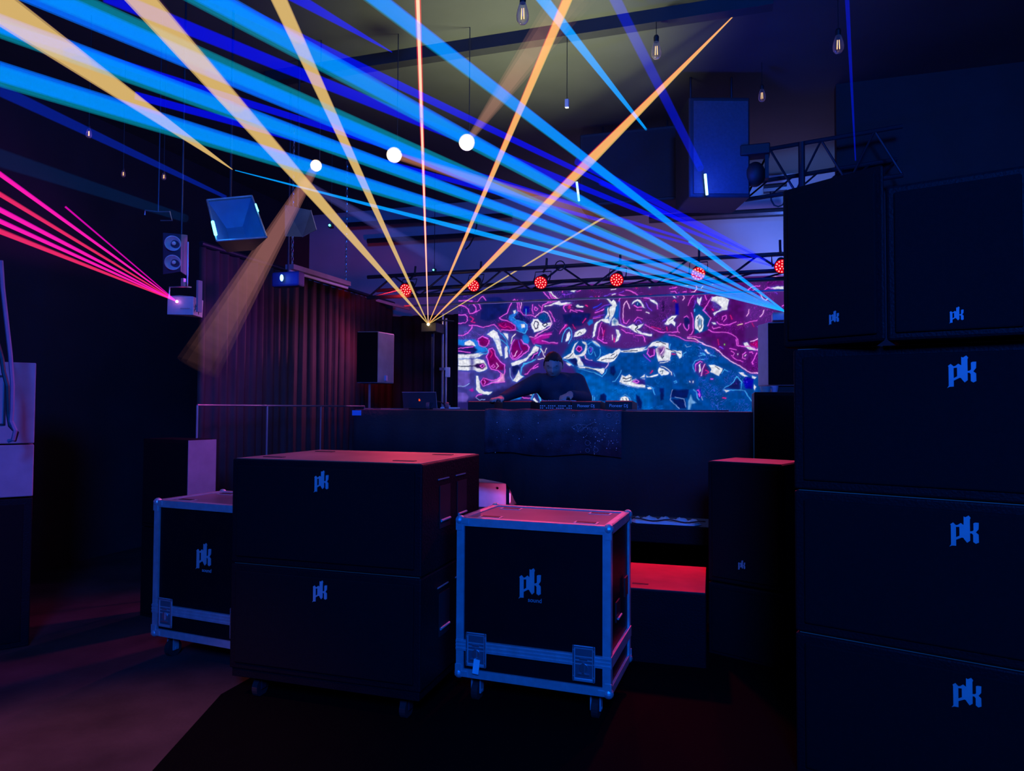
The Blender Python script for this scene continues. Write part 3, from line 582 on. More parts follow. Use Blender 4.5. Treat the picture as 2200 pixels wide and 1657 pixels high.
# every line: panel, kind (fill or stroke colour), width, points
ART = """
3 Fpurple 0 10,62 70,62 70,150 10,150
1 Fslate 0 0,110 45,111 58,115 81,109 95,121 120,125 135,140 135,150 0,150
5 Fslate 0 0,0 150,0 165,15 180,40 150,60 135,95 60,115 40,125 0,135
6 Fblue 0 50,0 90,0 130,18 155,22 220,18 220,160 60,160 70,90 45,50 25,40
7 Fblue 0 0,20 50,-12 90,-2 125,6 150,18 178,36 220,62 220,160 0,160
8 Fblue 0 0,0 30,20 55,36 80,54 115,75 140,78 140,160 0,160
6 Fbluel 0 60,68 110,80 140,100 220,110 220,160 80,160 78,100
3 Fplum 0 100,0 220,0 220,150 150,138 100,128
8 Fplum 0 20,0 140,0 140,72 115,72 80,50 55,34
2 Fnavy 0 28,86 60,80 90,84 85,95 70,110 45,112 32,104
1 Fnavy 0 60,50 90,48 110,60 110,82 92,94 70,100 52,96 54,70
3 Fteal 0 112,60 135,75 147,95 140,120 112,128 110,90
1 s.m 1.0 4,57 14,57 24,56 34,57
1 s.m 1.1 4,67 12,66 20,69 26,75 29,83 36,84 43,78 43,71 38,65 34,61
1 s.m 1.0 4,87 20,86 24,92 24,99 20,104 4,105
1 s.m .9 34,84 44,80 50,76
1 s.m .9 36,61 44,60 50,66 53,74
1 s.m .8 44,62 50,52 58,47 64,55
1 s.r 1.2 30,90 38,95 32,101 40,103
1 s.m 1.2 4,131 15,131 25,126 32,118 35,110
1 s.m 1.1 28,109 45,110 58,114 70,110 81,108 90,116 96,122
1 s.m 1.0 93,93 100,88 110,82 114,72 120,58 126,53 131,60 133,72 133,79
1 Fcy 0 128,78 132,82 131,88 124,93 144,101 153,108 152,118 147,125 138,124 128,112 118,102 112,96 114,88 122,84
1 s.m 1.0 93,93 98,97 110,100 119,104 126,110 127,117
1 Fcrim 0 88,106 100,102 112,102 122,107 126,113 124,119 98,119
1 s.r 1.2 92,108 102,114 112,112 120,116
1 s.m 1.0 97,119 110,120 128,119
1 s.m 1.1 133,78 138,80 144,87 150,88 160,87 170,91
1 s.c .8 122,92 131,88 132,80
1 s.c 1.0 122,92 130,98 144,101 153,108 153,118 148,126 138,124 130,119
1 Fcy 0 142,132 147,127 155,132 158,142 154,149 143,149
1 Fnavy 0 134,81 145,90 158,98 160,106 145,101 128,96 124,92 130,86
1 Fteal 0 176,93 184,82 196,84 200,95 190,104 180,98
1 W 0 160,107 166,96 175,96 185,106 204,103 204,110 195,112 185,120 168,124 163,115
1 s.k .9 170,100 177,104 175,114 170,117 167,108 170,100
1 s.k .9 185,108 192,104 196,108 190,112 185,108
1 s.p 1.1 170,91 178,83 188,79 196,82 202,92 206,105 202,113 190,120 175,128 168,135 158,134
1 s.m 1.2 168,150 168,140 175,128
1 Fmag 0 160,136 172,134 190,126 206,124 200,136 185,140 195,146 218,149 165,149
1 s.m 1.0 168,138 185,130 205,128
1 s.m 1.0 185,142 200,146 218,147
1 s.w 1.2 190,68 205,66 218,60
1 s.m 1.1 185,34 195,46 204,55 196,60
1 s.w 1.0 195,32 204,40 214,48
1 s.m .9 200,40 210,50 219,54 210,58 196,61 186,66 184,76
1 s.p 1.1 142,55 140,64 139,72
1 s.m 1.0 132,55 137,68 138,78
1 Fdeep 0 146,68 156,68 158,80 150,84 143,80
1 s.c 1.0 150,74 150,88
1 s.m .9 165,65 163,75 166,84
1 s.m .9 170,70 176,74 172,78 168,75 170,70
1 s.m .9 178,65 184,72 183,82
1 W 0 66,128 80,119 88,124 92,132 97,150 85,150 80,138
1 W 0 139,107 147,107 148,114 140,115
1 W 0 122,78 128,76 129,82 124,84
1 W 0 101,126 111,127 112,142
1 s.w 1.0 118,148 120,135 127,128
1 Fcrim 0 48,150 49,139 57,134 68,139 70,150
1 s.m 1.1 47,150 48,138 57,133 68,138 71,150
1 s.c 1.0 90,120 100,130 108,140 110,150
5 Fcy 0 4,0 40,0 60,15 70,24 50,30 20,20 4,10
5 W 0 18,6 28,1 38,6 42,14 30,13 18,12
5 W 0 4,31 40,30 52,28 60,30 50,37 40,40 4,41
5 W 0 4,42 30,42 45,41 58,44 65,53 67,62 60,67 50,70 40,66 4,66
5 Fslate 0 31,38 37,38 37,72 31,72
5 Fdk 0 36,56 45,51 58,51 64,57 58,63 45,61
5 s.k .7 4,57 36,57
5 s.m .8 51,56 57,53 61,57 56,60 51,56
5 Flil 0 4,68 30,70 28,92 20,102 4,102
5 s.s 1.3 4,100 20,100 28,94
5 W 0 43,78 48,78 50,90 52,105 60,111 78,112 69,119 50,115 43,108
5 Flil 0 4,113 22,115 27,122 22,134 4,133
5 Fnavy 0 4,13 36,13 45,22 36,31 4,31
5 s.m 1.0 4,19 20,17 36,15
5 s.m .9 4,25 20,26 30,28
5 Fcrim 0 48,0 70,0 70,10 64,15 54,14 49,6
5 s.m 1.0 47,2 50,12 60,16 68,12 71,2
5 Fcrim 0 66,38 72,26 72,20 78,19 82,24 85,36 92,46 103,55 102,66 90,65 77,63 71,57 70,45
5 s.r 1.0 74,22 78,30 74,38
5 s.m .8 78,56 80,53 84,57 80,60 75,57 78,56
5 s.p .7 86,50 91,57 86,62
5 s.m 1.0 65,38 70,26 71,20 78,18 83,24 85,34 92,45 104,54 105,65 103,75
5 s.m 1.0 65,38 69,46 71,58 76,64 90,66 97,72 95,80 88,86 75,88 66,85 58,83 53,90 58,99 64,98 75,93 104,91
5 Fpk 0 88,88 96,80 98,72 103,75 104,91 76,91
5 Fcrim 0 55,90 58,84 68,88 72,91 64,95 58,98
5 s.m .7 60,87 63,91 60,95
5 Fcrim 0 118,26 121,10 128,0 138,0 143,10 153,14 155,20 145,28 136,36 128,41 120,38
5 s.m 1.1 125,0 119,10 115,27 116,36 122,43 129,43 137,37 146,30 155,24 157,17 153,11 145,8 140,0
5 s.p .9 123,35 126,35 131,24
5 s.m .8 119,28 121,38 127,41 135,34 142,25
5 s.v .8 134,2 136,14 140,22
5 W 0 84,0 92,0 97,15 100,35 96,35 88,20
5 W 0 104,40 105,15 110,13 111,38
5 s.c 1.2 96,0 105,6 112,15 115,30
5 s.c 1.0 60,15 66,20 69,26 64,30 50,30
5 W 0 118,51 130,45 145,42 152,38 160,28 165,18 170,13 179,18 175,26 160,35 152,44 135,54 120,56
5 s.c 1.2 170,12 182,14 182,24 176,34
5 s.c 2.2 141,60 146,52 160,48 170,42
5 s.c 1.8 141,60 139,70 139,76 145,80
5 Fnavy 0 120,58 133,55 137,60 131,75 124,78 119,68
5 W 0 128,80 134,66 137,75 144,80 130,91 122,88
5 s.s 1.0 116,62 116,76 122,88
5 Fpurple 0 146,62 156,56 170,50 178,48 176,58 160,68 150,74
5 s.m 1.0 147,74 153,73 160,65 167,58 176,52
5 s.m 1.2 165,62 176,58
5 Fnavy 0 157,38 172,26 178,28 168,40
5 s.m .9 163,40 168,32 175,28
5 s.w .9 182,20 186,26 188,34 191,38
5 s.w .8 194,18 190,28
5 s.w .8 176,42 188,40
5 Fcy 0 115,127 125,121 145,118 138,128 118,130
5 W 0 148,113 158,108 164,112 162,120 155,118
5 Fdk 0 135,119 147,115 160,121 158,126 145,126
5 s.m 1.0 137,120 145,126 160,126
5 s.c 3.0 162,128 170,108 178,120 182,134
5 W 0 165,128 168,124 176,134 172,136
5 s.m .9 43,122 46,119 54,117
5 s.s .9 43,124 50,130 62,128
5 Fmag 0 28,108 35,104 38,110 34,112
2 s.m .8 28,38 30,30 45,28 52,31 58,35
2 s.v .9 28,42 38,44 48,40
2 W 0 50,32 60,30 54,38 46,36
2 s.v .8 60,30 70,28
2 s.m .7 60,36 68,33
2 s.r 1.4 90,26 92,32
2 W 0 8,62 22,56 26,61 40,60 48,61 36,64 24,66 12,64
2 s.w 1.1 0,30 8,44 18,52 26,55
2 s.m 1.0 0,42 6,52 2,60
2 s.m .9 8,50 18,54 4,60
2 s.w 1.0 0,66 10,62
2 s.m 1.0 36,80 31,72 32,66 38,65 48,66
2 s.r 1.4 40,70 44,68 45,72 41,73
2 s.m .9 45,80 46,76 54,79 60,81
2 s.m .8 56,76 72,79
2 Fdk 0 50,68 58,66 72,66 76,70 66,74 54,72
2 W 0 57,68 62,65 66,68 74,68 72,71 60,71
2 s.r 1.0 78,66 82,68
2 s.v .9 83,51 90,47 96,50 88,53 83,51
2 s.r 1.2 99,48 100,52
2 s.m .9 106,47 108,51 105,54
2 s.w .8 133,33 143,31 145,27
2 s.v 1.0 118,47 130,42 145,40
2 s.w .8 135,44 142,42
2 s.v .8 150,40 160,36
2 s.m 1.0 150,43 160,46 170,47
2 s.m .9 150,58 151,52 157,48 170,47
2 s.v 1.0 151,58 152,75 151,90 154,105 165,113
2 s.p 1.0 159,95 159,72 162,62 166,57 170,66 173,73
2 s.m .9 159,95 160,103 166,105 172,97
2 Fblue 0 118,72 132,64 128,98 118,98
2 Fbluel 0 142,70 150,60 150,90 146,98 138,92
2 W 0 120,49 128,53 134,59 138,54 143,59 146,66 143,70 140,85 136,92 132,100 130,107 128,100 129,88 126,92 118,98 124,85 126,72 136,66 132,63
2 s.k .7 130,66 128,78 130,90
2 s.v .9 100,78 110,72 120,66 130,64
2 s.m .9 98,82 108,80 118,74
2 s.b 1.1 95,72 104,68 112,62
2 s.v .9 95,92 108,88 118,86
2 s.m .8 94,95 110,91
2 W 0 93,135 95,120 97,108 104,100 115,96 126,95 131,104 124,104 112,99 104,106 100,118 98,132
2 W 0 134,98 140,92 146,98 150,107 146,110 135,110
2 Fblue 0 137,100 141,96 144,101 141,106
2 s.w 1.2 150,107 160,112 170,114
2 W 0 168,113 180,106 186,110 196,108 203,106 196,114 187,118 200,125 220,128 220,133 200,129 185,124 176,118
2 s.k .7 186,108 190,112 185,118 190,124
2 s.v .9 186,104 188,99 194,98 198,104
2 s.m .6 182,100 190,92 200,96
2 W 0 177,64 182,56 190,53 197,57 202,66 206,72 200,70 196,62 190,57 184,60
2 Fteal 0 184,64 190,58 196,63 194,68 187,69
2 s.s 1.4 190,62 190,65
2 s.m 1.0 182,66 190,71 200,70
2 s.m .8 188,76 198,77
2 s.m 1.0 165,33 175,35 185,41 190,46 200,48
2 s.m 1.0 207,50 215,52 220,54
2 s.r 1.4 182,23 188,29
2 W 0 213,26 216,22 219,26 216,29
2 s.r 1.3 72,104 78,95
2 Fcy 0 81,104 86,97 94,97 95,104 86,110
2 W 0 53,135 56,124 64,119 76,116 80,121 75,128 66,132
2 s.k .6 60,128 66,124 70,127
2 s.r 1.6 24,122 38,109
2 s.m .9 22,127 27,118 36,108
2 s.r 1.0 50,108 56,116
2 s.c 1.0 27,145 30,128 36,118 42,114 48,121 49,134 42,148
2 W 0 35,145 38,128 43,122 46,130 42,142
2 s.m 1.0 105,138 107,120 110,108 113,104
2 s.m 1.0 105,138 116,146 124,147
2 Fplum 0 112,108 122,110 118,140 110,136
2 s.m .8 113,115 116,130 115,140
2 s.r .8 118,120 116,132
2 W 0 143,118 150,120 153,130 148,142 142,146 145,130
2 s.w .8 135,130 136,140
2 s.r 1.4 140,138 140,145
2 s.m .9 155,118 160,120 165,125 180,127
2 s.m .9 185,130 200,131 205,137 206,145
2 s.m .8 12,100 5,85 0,78
3 s.m 1.0 37,25 38,20 44,17 58,16 69,17 74,22
3 s.m .8 58,30 68,29 74,27
3 W 0 88,20 94,17 100,20 98,24 90,24
3 s.p 1.0 115,25 118,30 112,37 105,37
3 s.w .9 126,30 130,25
3 s.w 1.6 150,20 152,20
3 s.p 1.4 172,19 176,18
3 s.m .8 62,37 70,36 76,42 77,48
3 W 0 61,41 66,44 73,50 68,49
3 s.v .9 78,38 79,44
3 s.r .9 66,58 69,55 72,58
3 s.p 1.0 86,42 89,47 90,51 87,55
3 s.m .7 87,38 94,36
3 s.m 1.1 111,44 105,51 101,59 99,66
3 s.v .8 114,57 112,66 109,70
3 W 0 119,49 122,53 127,48 126,57 123,66 118,58
3 s.m .9 135,45 138,54
3 s.m 1.1 150,48 144,56 138,67 131,77 138,84 147,94 141,111
3 W 0 150,49 160,47 176,49 186,54 184,66 182,75 172,77 160,82 155,88 152,83 165,77 170,70 160,62 152,58 148,56
3 Fslate 0 152,58 158,60 170,74 158,75 152,68
3 s.r 1.5 151,75 153,77
3 s.m 1.0 160,103 168,107 178,109 190,107 201,102
3 s.m 1.0 171,97 173,91 180,88 180,95 175,100
3 s.r 1.4 189,88 193,96
3 W 0 149,103 156,103 158,107 152,107
3 s.m .9 150,112 153,117 162,114 168,114
3 s.y 1.0 205,109 215,106
3 s.m 1.0 142,119 150,124 165,124 180,124 190,128 200,133 205,140 206,150
3 W 0 112,105 116,90 122,85 128,89 132,97 131,115 128,122 123,125 118,119 113,115
3 s.k .7 118,95 121,90
3 s.k .7 120,100 120,110 123,119 127,114 128,98
3 Fblue 0 122,95 125,96 125,107 122,108
3 s.c 1.7 112,75 112,79
3 s.m 1.0 105,82 108,90 109,105 109,120 106,128 102,130
3 s.m .9 90,92 96,89 100,93
3 Fnavy 0 90,93 100,93 102,104 96,118 90,106
3 s.m .9 88,106 91,115 96,120 99,116 100,108
3 s.m 1.0 82,106 76,112 75,122 80,125
3 W 0 48,107 54,96 62,90 75,88 70,94 66,99 71,103 70,111 62,105 56,108
3 s.k .6 58,98 66,94
3 s.v .9 44,100 50,96
3 s.m .9 5,108 15,113 28,120 40,124 60,124 75,124
3 s.r 1.0 20,112 30,115 40,117
3 s.r 1.4 52,113 54,120
3 s.m 1.0 57,130 68,130 80,135 92,141 105,142 120,145
3 s.m .9 97,134 110,133 125,136
3 s.m .8 3,50 15,52
3 W 0 16,53 26,56 33,62 34,70 30,64 18,57
3 s.m 1.0 32,66 33,74
3 s.v 1.0 8,60 12,70 20,78
3 s.w .8 8,81 14,83
3 Fdeep 0 71,62 78,62 78,86 71,86
3 s.r 1.2 16,44 23,46
3 Fdk 0 42,58 47,58 47,78 43,78
4 s.p 1.1 117,15 113,22 125,31 150,33
4 W 0 132,27 140,24 150,27 150,29
4 Fplum 0 113,34 150,34 150,50 118,52
4 s.m 1.0 110,60 120,53 132,56 150,52
4 W 0 125,54 140,51 150,52 150,57 135,56
4 s.m .9 80,58 90,51 104,50
4 s.m .8 86,62 94,56
4 s.v .9 118,60 128,58 138,66
4 s.p .9 105,68 110,76 116,79 119,75
4 s.m 1.2 147,90 155,85 162,78
4 Fmag 0 150,92 155,86 164,80 164,94
4 s.p 1.0 77,109 82,104 82,97
4 s.p 1.0 111,98 110,105 104,111
4 s.m .9 75,125 85,121 98,118
4 s.r 1.2 88,124 92,130
4 s.v .9 98,130 106,138 110,143
4 s.w .8 105,148 110,144
4 s.p 1.3 85,160 95,157 105,152 115,148
4 Fred 0 82,164 100,158 115,155 115,170 98,174 86,168
4 W 0 72,163 78,161 84,170 98,175 115,171 115,174 100,178 82,176 74,170
8 s.m 1.2 84,0 86,12 90,14 105,15 116,15 125,20 134,25
8 s.p 1.3 -24,-4 -8,-2 5,6 20,13 35,18 46,25 55,35 65,42 80,52 95,60 110,70 116,74 135,74
8 s.m .9 70,20 85,23
8 s.m 1.0 74,26 80,30 78,36 74,35
8 s.w 1.4 88,31 88,33
8 s.m 1.0 105,28 99,33 99,40 105,43
8 s.w .8 104,37 106,34
8 s.m .9 77,38 86,45 100,49
8 s.m .9 114,28 119,28 121,31
8 s.m 1.0 131,30 126,40 120,50 122,55
8 s.r 1.2 44,0 46,12
8 s.v 1.2 48,16 56,21
8 s.g 1.4 59,10 59,12
8 W 0 90,72 100,74 110,82 103,82 94,77
8 Fnavy 0 60,108 74,100 82,90 88,88 93,94 92,110
8 s.c .9 56,112 60,106 72,100 80,92 86,82 92,88 97,95 95,112
8 s.c .9 57,113 75,112 93,112 105,115
8 W 0 58,111 66,112 70,113 62,117
8 s.c 1.2 103,114 110,125 118,136
8 Fdeep 0 104,84 124,84 122,110 105,108 100,92
8 W 0 120,80 130,83 126,87 120,85
8 W 0 125,100 129,106 126,113 124,108
8 W 0 13,22 18,21 22,27 27,33 22,31
8 s.c 1.0 2,37 10,34 15,34 12,30 5,31
8 s.c .9 27,34 40,37
8 W 0 24,56 35,56 45,60 54,64 52,72 46,81 40,78 33,74 27,72 29,66
8 s.k .8 38,60 47,66
8 s.k .7 50,78 56,66
8 s.c .9 52,76 58,66 66,70
8 Fplum 0 -2,50 8,50 16,56 22,66 16,80 4,80 -6,68
8 s.p 1.0 7,80 10,65 15,55
8 W 0 2,56 5,52 6,70 2,74
8 s.r 1.2 17,68 22,70 24,73 18,76
8 s.m 1.0 28,87 33,87
8 s.r 1.6 55,130 61,130
7 W 0 8,20 22,5 35,3 50,6 56,8 56,16 60,22 75,24 84,25 86,33 84,38 80,40 76,34 72,27 62,27 60,38 60,45 48,45 35,47 32,40 30,32 28,20 34,14 20,14 10,21 0,24 0,20
7 Fplum 0 12,18 24,16 28,28 22,38 14,32
7 s.m .9 13,20 11,30 17,37 25,33 26,22
7 Fpurple 0 32,18 46,16 46,28 42,36 36,30
7 s.p .9 47,17 44,24 40,30
7 s.k .8 41,36 43,40 46,35
7 s.k .7 30,6 38,4 50,9
7 s.k .7 52,18 62,23 82,30
7 s.r 1.4 64,31 71,31
7 s.v 1.2 3,32 10,40 17,46
7 s.w .7 38,50 55,47
7 s.c .9 60,10 58,18
7 s.c .8 88,36 88,30 94,27
7 s.s .9 92,12 95,16 105,14
7 s.c 1.0 113,69 109,62 109,53 113,47 124,42 132,43
7 s.m .9 115,67 114,54 124,46 129,48
7 W 0 34,66 37,60 48,65 58,71 55,75 42,77 35,72
7 s.k .7 38,68 44,67 42,74
7 s.w .7 40,57 50,60 62,70 63,75
7 s.c .7 67,72 70,78
7 W 0 8,77 14,80 25,76 34,74 34,77 20,81 10,81
7 s.r 1.2 18,72 22,67
7 s.c .9 10,98 22,104 27,118
7 W 0 10,103 16,101 20,106 12,106
7 s.c .8 68,90 72,88 74,92 69,93
7 s.w 1.0 102,90 103,91
7 s.w 1.1 109,89 109,92
7 Fdk2 0 63,108 100,107 96,125 65,125 59,125
7 Fdk2 0 62,128 92,128 93,148 80,148
7 s.s .9 65,108 61,120 60,130 68,138 80,148
7 s.s .8 70,124 90,127 93,145
7 Fsky 0 98,150 99,130 104,118 108,128 116,136 106,138 102,150
7 s.c 1.5 110,108 116,112 118,124 122,130
7 Fdeep 0 117,107 125,107 127,122 122,126
7 s.m .9 118,109 121,108 124,118 123,122 120,116
7 s.s 1.2 127,122 129,130
7 Fdk2 0 37,104 46,104 46,128 40,130
6 W 0 28,40 38,34 47,28 50,18 56,8 62,4 58,10 54,18 53,28 57,33 64,33 70,30 76,22 78,12 72,8 70,4 78,6 82,14 80,26 75,34 66,36 75,57 62,57 60,45 58,40 48,40 38,42
6 s.k .6 50,30 44,37 36,40
6 Fcrim 0 58,20 62,14 68,16 70,22 66,26 60,24
6 s.m .8 58,20 62,14 68,16 70,22 66,26 60,24 58,20
6 s.c .9 83,20 88,15 93,17 94,26 90,32 85,30 83,20
6 s.v 1.3 87,18 91,19 89,25
6 W 0 92,2 100,4 108,12 110,16 103,14 95,7
6 s.c .7 82,10 92,5 100,10 108,16
6 s.c .9 109,20 110,28 108,36 102,41
6 s.p 1.0 77,34 79,40 86,45 92,45
6 s.c .7 97,26 100,36
6 Findigo 0 64,37 78,42 92,46 104,48 124,52 118,61 100,60 78,57
6 Fnavy 0 43,43 56,40 60,48 60,56 52,53
6 W 0 103,45 110,38 120,34 130,30 136,30 140,24 150,20 155,24 150,30 144,38 140,45 130,49 120,49 110,47
6 s.k .6 112,44 122,40 138,41 146,32
6 s.k .6 133,34 140,30
6 W 0 154,24 170,22 190,18 208,16 200,24 185,27 165,27 154,27
6 s.k .5 160,25 190,23
6 s.p 1.1 127,50 126,55 121,61
6 W 0 60,57 75,58 90,61 105,62 119,62 117,70 114,75 108,71 98,65 80,62 66,61
6 s.k .5 78,61 95,64 108,70
6 s.c .8 62,62 80,66 100,72 114,79 120,72 124,64
6 W 0 35,50 42,48 50,54 44,57
6 s.c .9 28,42 38,46 52,56
6 W 0 150,90 156,76 164,80 172,74 178,80 176,88 186,84 190,92 206,98 206,103 190,102 170,98 158,95
6 s.k .8 158,83 168,84 176,80 174,88 160,89
6 Findigo 0 184,86 206,84 206,97 190,95 178,90
6 s.m .8 180,90 188,87 193,91 188,93 180,90
6 s.c .8 155,66 150,78 142,88 136,90
6 W 0 196,82 205,74 206,80
6 W 0 198,83 206,84 206,86
6 s.s .7 152,94 170,100 190,103 206,104
6 W 0 152,130 154,124 162,121 170,124 171,130 168,134 154,134
6 s.k .6 158,126 158,133
6 s.k .8 165,126 166,130
6 s.c .8 151,126 163,117 174,126 176,138
6 Fdk2 0 107,130 110,118 118,115 123,122 122,133
6 Fdk2 0 130,58 140,56 143,70 138,78 131,72
6 Fdk2 0 186,118 194,122 200,135 198,150 190,150
6 s.c .9 80,124 84,130
6 s.c .9 80,130 85,124
6 s.c 1.2 93,121 93,130
6 s.c 1.2 97,124 97,130
"""
CM = {'m': (225, 60, 225), 'r': (215, 25, 130), 'p': (255, 150, 240), 'w': (235, 235, 255), 'c': (60, 170, 240), 'v': (120, 60, 230), 'k': (8, 20, 60), 's': (130, 160, 225), 'b': (40, 60, 240), 'y': (220, 210, 170), 'g': (150, 240, 120)}
FM = {'purple': (72, 26, 112), 'slate': (62, 58, 150), 'blue': (0, 68, 152), 'bluel': (0, 92, 185), 'plum': (80, 12, 108), 'navy': (14, 24, 98), 'teal': (0, 62, 130), 'cy': (20, 120, 220), 'crim': (112, 0, 92), 'mag': (170, 20, 160), 'deep': (8, 6, 165), 'dk': (30, 12, 70), 'dk2': (4, 24, 96), 'lil': (98, 78, 180), 'pk': (240, 150, 225), 'red': (165, 0, 100), 'sky': (110, 165, 225), 'indigo': (44, 34, 140)}
def paint():
    nx, nz = 860, 380
    X = np.linspace(sx0, sx1, nx); Zs = np.linspace(zbot, ztop, nz)
    gx, gz = np.meshgrid(X, Zs)
    d = np.stack([gx, np.full_like(gx, SY), gz-H], -1)
    fwn, rn, un = np.array(fw), np.array(R_), np.array(U_)
    z = d@fwn; px = 1100+F*(d@rn)/z; py = 828.5-F*(d@un)/z
    def vn(x, y, seed):           # smooth value noise
        r = np.random.default_rng(seed).random((64, 64)); xi = np.floor(x).astype(int); yi = np.floor(y).astype(int)
        fx = x-xi; fy = y-yi; fx = fx*fx*(3-2*fx); fy = fy*fy*(3-2*fy)
        g = lambda a, b: r[a % 64, b % 64]
        return (g(xi, yi)*(1-fx)+g(xi+1, yi)*fx)*(1-fy)+(g(xi, yi+1)*(1-fx)+g(xi+1, yi+1)*fx)*fy
    px = px+1.6*(vn(px/5, py/5, 11)-.5); py = py+1.6*(vn(px/5+9, py/5, 12)-.5)
    img = np.zeros(gx.shape+(3,)); n1 = vn(px/60, py/60, 1)[..., None]; n2 = vn(px/22, py/22, 2)[..., None]
    navy = np.array((36, 30, 104.)); pur = np.array((74, 28, 112.))
    m = np.clip((px-1190)/80, 0, 1)[..., None]; img[:] = navy*(1-m)+pur*m
    img *= .8+.4*n1
    low = np.clip((py-840)/60, 0, 1)[..., None]*(px > 1262)[..., None]; img = img*(1-low)+np.array((0, 90, 185))*low
    pxf, pyf = px.ravel(), py.ravel(); im = img.reshape(-1, 3)
    for ln in ART.strip().splitlines():
        pn, kd, wd, *pt = ln.split(); ox, oy, sc = PANEL[pn]; 
        if pn == '4': sc = 1/.92
        P = np.array([[float(v) for v in q.split(',')] for q in pt])*sc+(ox, oy)
        # panel zoom units are already tenths of crop pixels
        mg = 9
        sel = np.where((pxf > P[:, 0].min()-mg) & (pxf < P[:, 0].max()+mg) & (pyf > P[:, 1].min()-mg) & (pyf < P[:, 1].max()+mg))[0]
        if not len(sel): continue
        x, y = pxf[sel], pyf[sel]
        closed = not kd.startswith('s.')
        dist = np.full(len(sel), 1e9); ins = np.zeros(len(sel), bool); K = len(P)
        for i in range(K if closed else K-1):
            a, b = P[i], P[(i+1) % K]; ab = b-a; L2 = max(1e-6, ab@ab)
            tt = np.clip(((x-a[0])*ab[0]+(y-a[1])*ab[1])/L2, 0, 1)
            dist = np.minimum(dist, np.hypot(x-a[0]-tt*ab[0], y-a[1]-tt*ab[1]))
            if closed:
                c = ((a[1] > y) != (b[1] > y)); xi = a[0]+(y-a[1])*(b[0]-a[0])/((b[1]-a[1]) or 1e-9); ins ^= c & (x < xi)
        if closed:
            sd = np.where(ins, -dist, dist)
            if kd == 'W':
                s = np.clip(.5-sd/1.3, 0, 1)[:, None]; g = (np.exp(-np.maximum(sd, 0)/2.2)*.45)[:, None]
                im[sel] = im[sel]*(1-g)+np.array((60, 120, 235))*g
                tex = (vn(x/3.2, y/3.2, 5)*.22+.86)[:, None]
                im[sel] = im[sel]*(1-s)+np.minimum(255, np.array((238, 240, 252))*tex)*s
            else:
                soft = 9 if kd[1:] in ('purple', 'slate', 'blue', 'bluel', 'plum') else 3.5
                s = np.clip(.5-sd/soft, 0, 1)[:, None]; tex = (.86+.28*vn(x/7, y/7, 6))[:, None]
                im[sel] = im[sel]*(1-s)+np.array(FM[kd[1:]])*tex*s
        else:
            wv = float(wd)*.72; c = np.array(CM[kd[2:]])
            vmod = vn(x/6, y/6, 31); wv = wv*(.6+1.1*vmod); c = np.minimum(255, c*(.86+.3*vn(x/9, y/9, 32))[:, None])
            s = np.clip(1.0-(dist-wv*.55)/.9, 0, 1)[:, None]*(.8+.2*vn(x/8, y/8, 33)[:, None])
            if kd[2:] not in 'ks':
                g = (np.exp(-dist/2.3)*.5)[:, None]; gc = c*.8*np.array((.85, .5, .95)); im[sel] = np.maximum(im[sel]*(1-g*.5), im[sel]*(1-g)+gc*g)
            core = c if kd[2:] in 'kscvbrgy' else np.minimum(255, c+np.array((20, 40, 15)))
            im[sel] = im[sel]*(1-s)+core*s
    # fine squiggles: contour lines of warped noise
    wx = px+14*vn(px/17, py/17, 7); wy = py+14*vn(px/17+5, py/17, 8)
    f = vn(wx/13, wy/11, 9)+.5*vn(wx/6, wy/6, 10)
    c1 = np.exp(-((f*5) % 1-.5)**2/.004)*(vn(px/28, py/28, 20) > .60)
    topm = ((py < 735) | (px > 1500))
    im += (c1.ravel()*(topm.ravel()*.30))[:, None]*np.array((190, 40, 190))
    c2 = np.exp(-((f*5) % 1-.5)**2/.006)*(vn(px/20, py/20, 21) > .70)*(py > 735)*(px > 1240)*.16
    im += c2.ravel()[:, None]*np.array((60, 170, 220))
    # led pitch
    im *= (.975+.025*np.sign(np.sin(gx*2*math.pi/.012)))[..., None].reshape(-1, 1)
    im = np.clip(im/255, 0, 1); lin = np.where(im < .04045, im/12.92, ((im+.055)/1.055)**2.4)
    vs = np.stack([gx, np.full_like(gx, SY), gz], -1).reshape(-1, 3)-np.array(((sx0+sx1)/2, SY, DZ))
    me = bpy.data.meshes.new('screen_picture'); idx = np.arange(nx*nz).reshape(nz, nx)
    q = np.stack([idx[:-1, :-1], idx[:-1, 1:], idx[1:, 1:], idx[1:, :-1]], -1).reshape(-1, 4)
    me.vertices.add(len(vs)); me.vertices.foreach_set('co', vs.ravel()); me.loops.add(q.size); me.loops.foreach_set('vertex_index', q.ravel())
    me.polygons.add(len(q)); me.polygons.foreach_set('loop_start', np.arange(0, q.size, 4)); me.update(calc_edges=True)
    at_ = me.color_attributes.new('picture', 'FLOAT_COLOR', 'POINT'); at_.data.foreach_set('color', np.concatenate([lin, np.ones((len(lin), 1))], 1).ravel())
    m = bpy.data.materials.new('led_screen_picture'); m.use_nodes = True; nt = m.node_tree; nt.nodes.clear()
    o = nt.nodes.new('ShaderNodeOutputMaterial'); e = nt.nodes.new('ShaderNodeEmission'); v = nt.nodes.new('ShaderNodeVertexColor'); v.layer_name = 'picture'
    nt.links.new(v.outputs[0], e.inputs[0]); nt.links.new(e.outputs[0], o.inputs[0]); e.inputs[1].default_value = 1.0
    m.cycles.emission_sampling = 'NONE'
    me.materials.append(m); ob = bpy.data.objects.new('screen_picture', me); COL.objects.link(ob); ob.parent = t
paint()
# the light the video wall throws into the room
light('AREA', 'screen_spill', ((sx0+sx1)/2, SY-.05, 2.1), ((sx0+sx1)/2, 0, 1.4), (.35, .25, 1), 9, 3.6, sy=1.2)

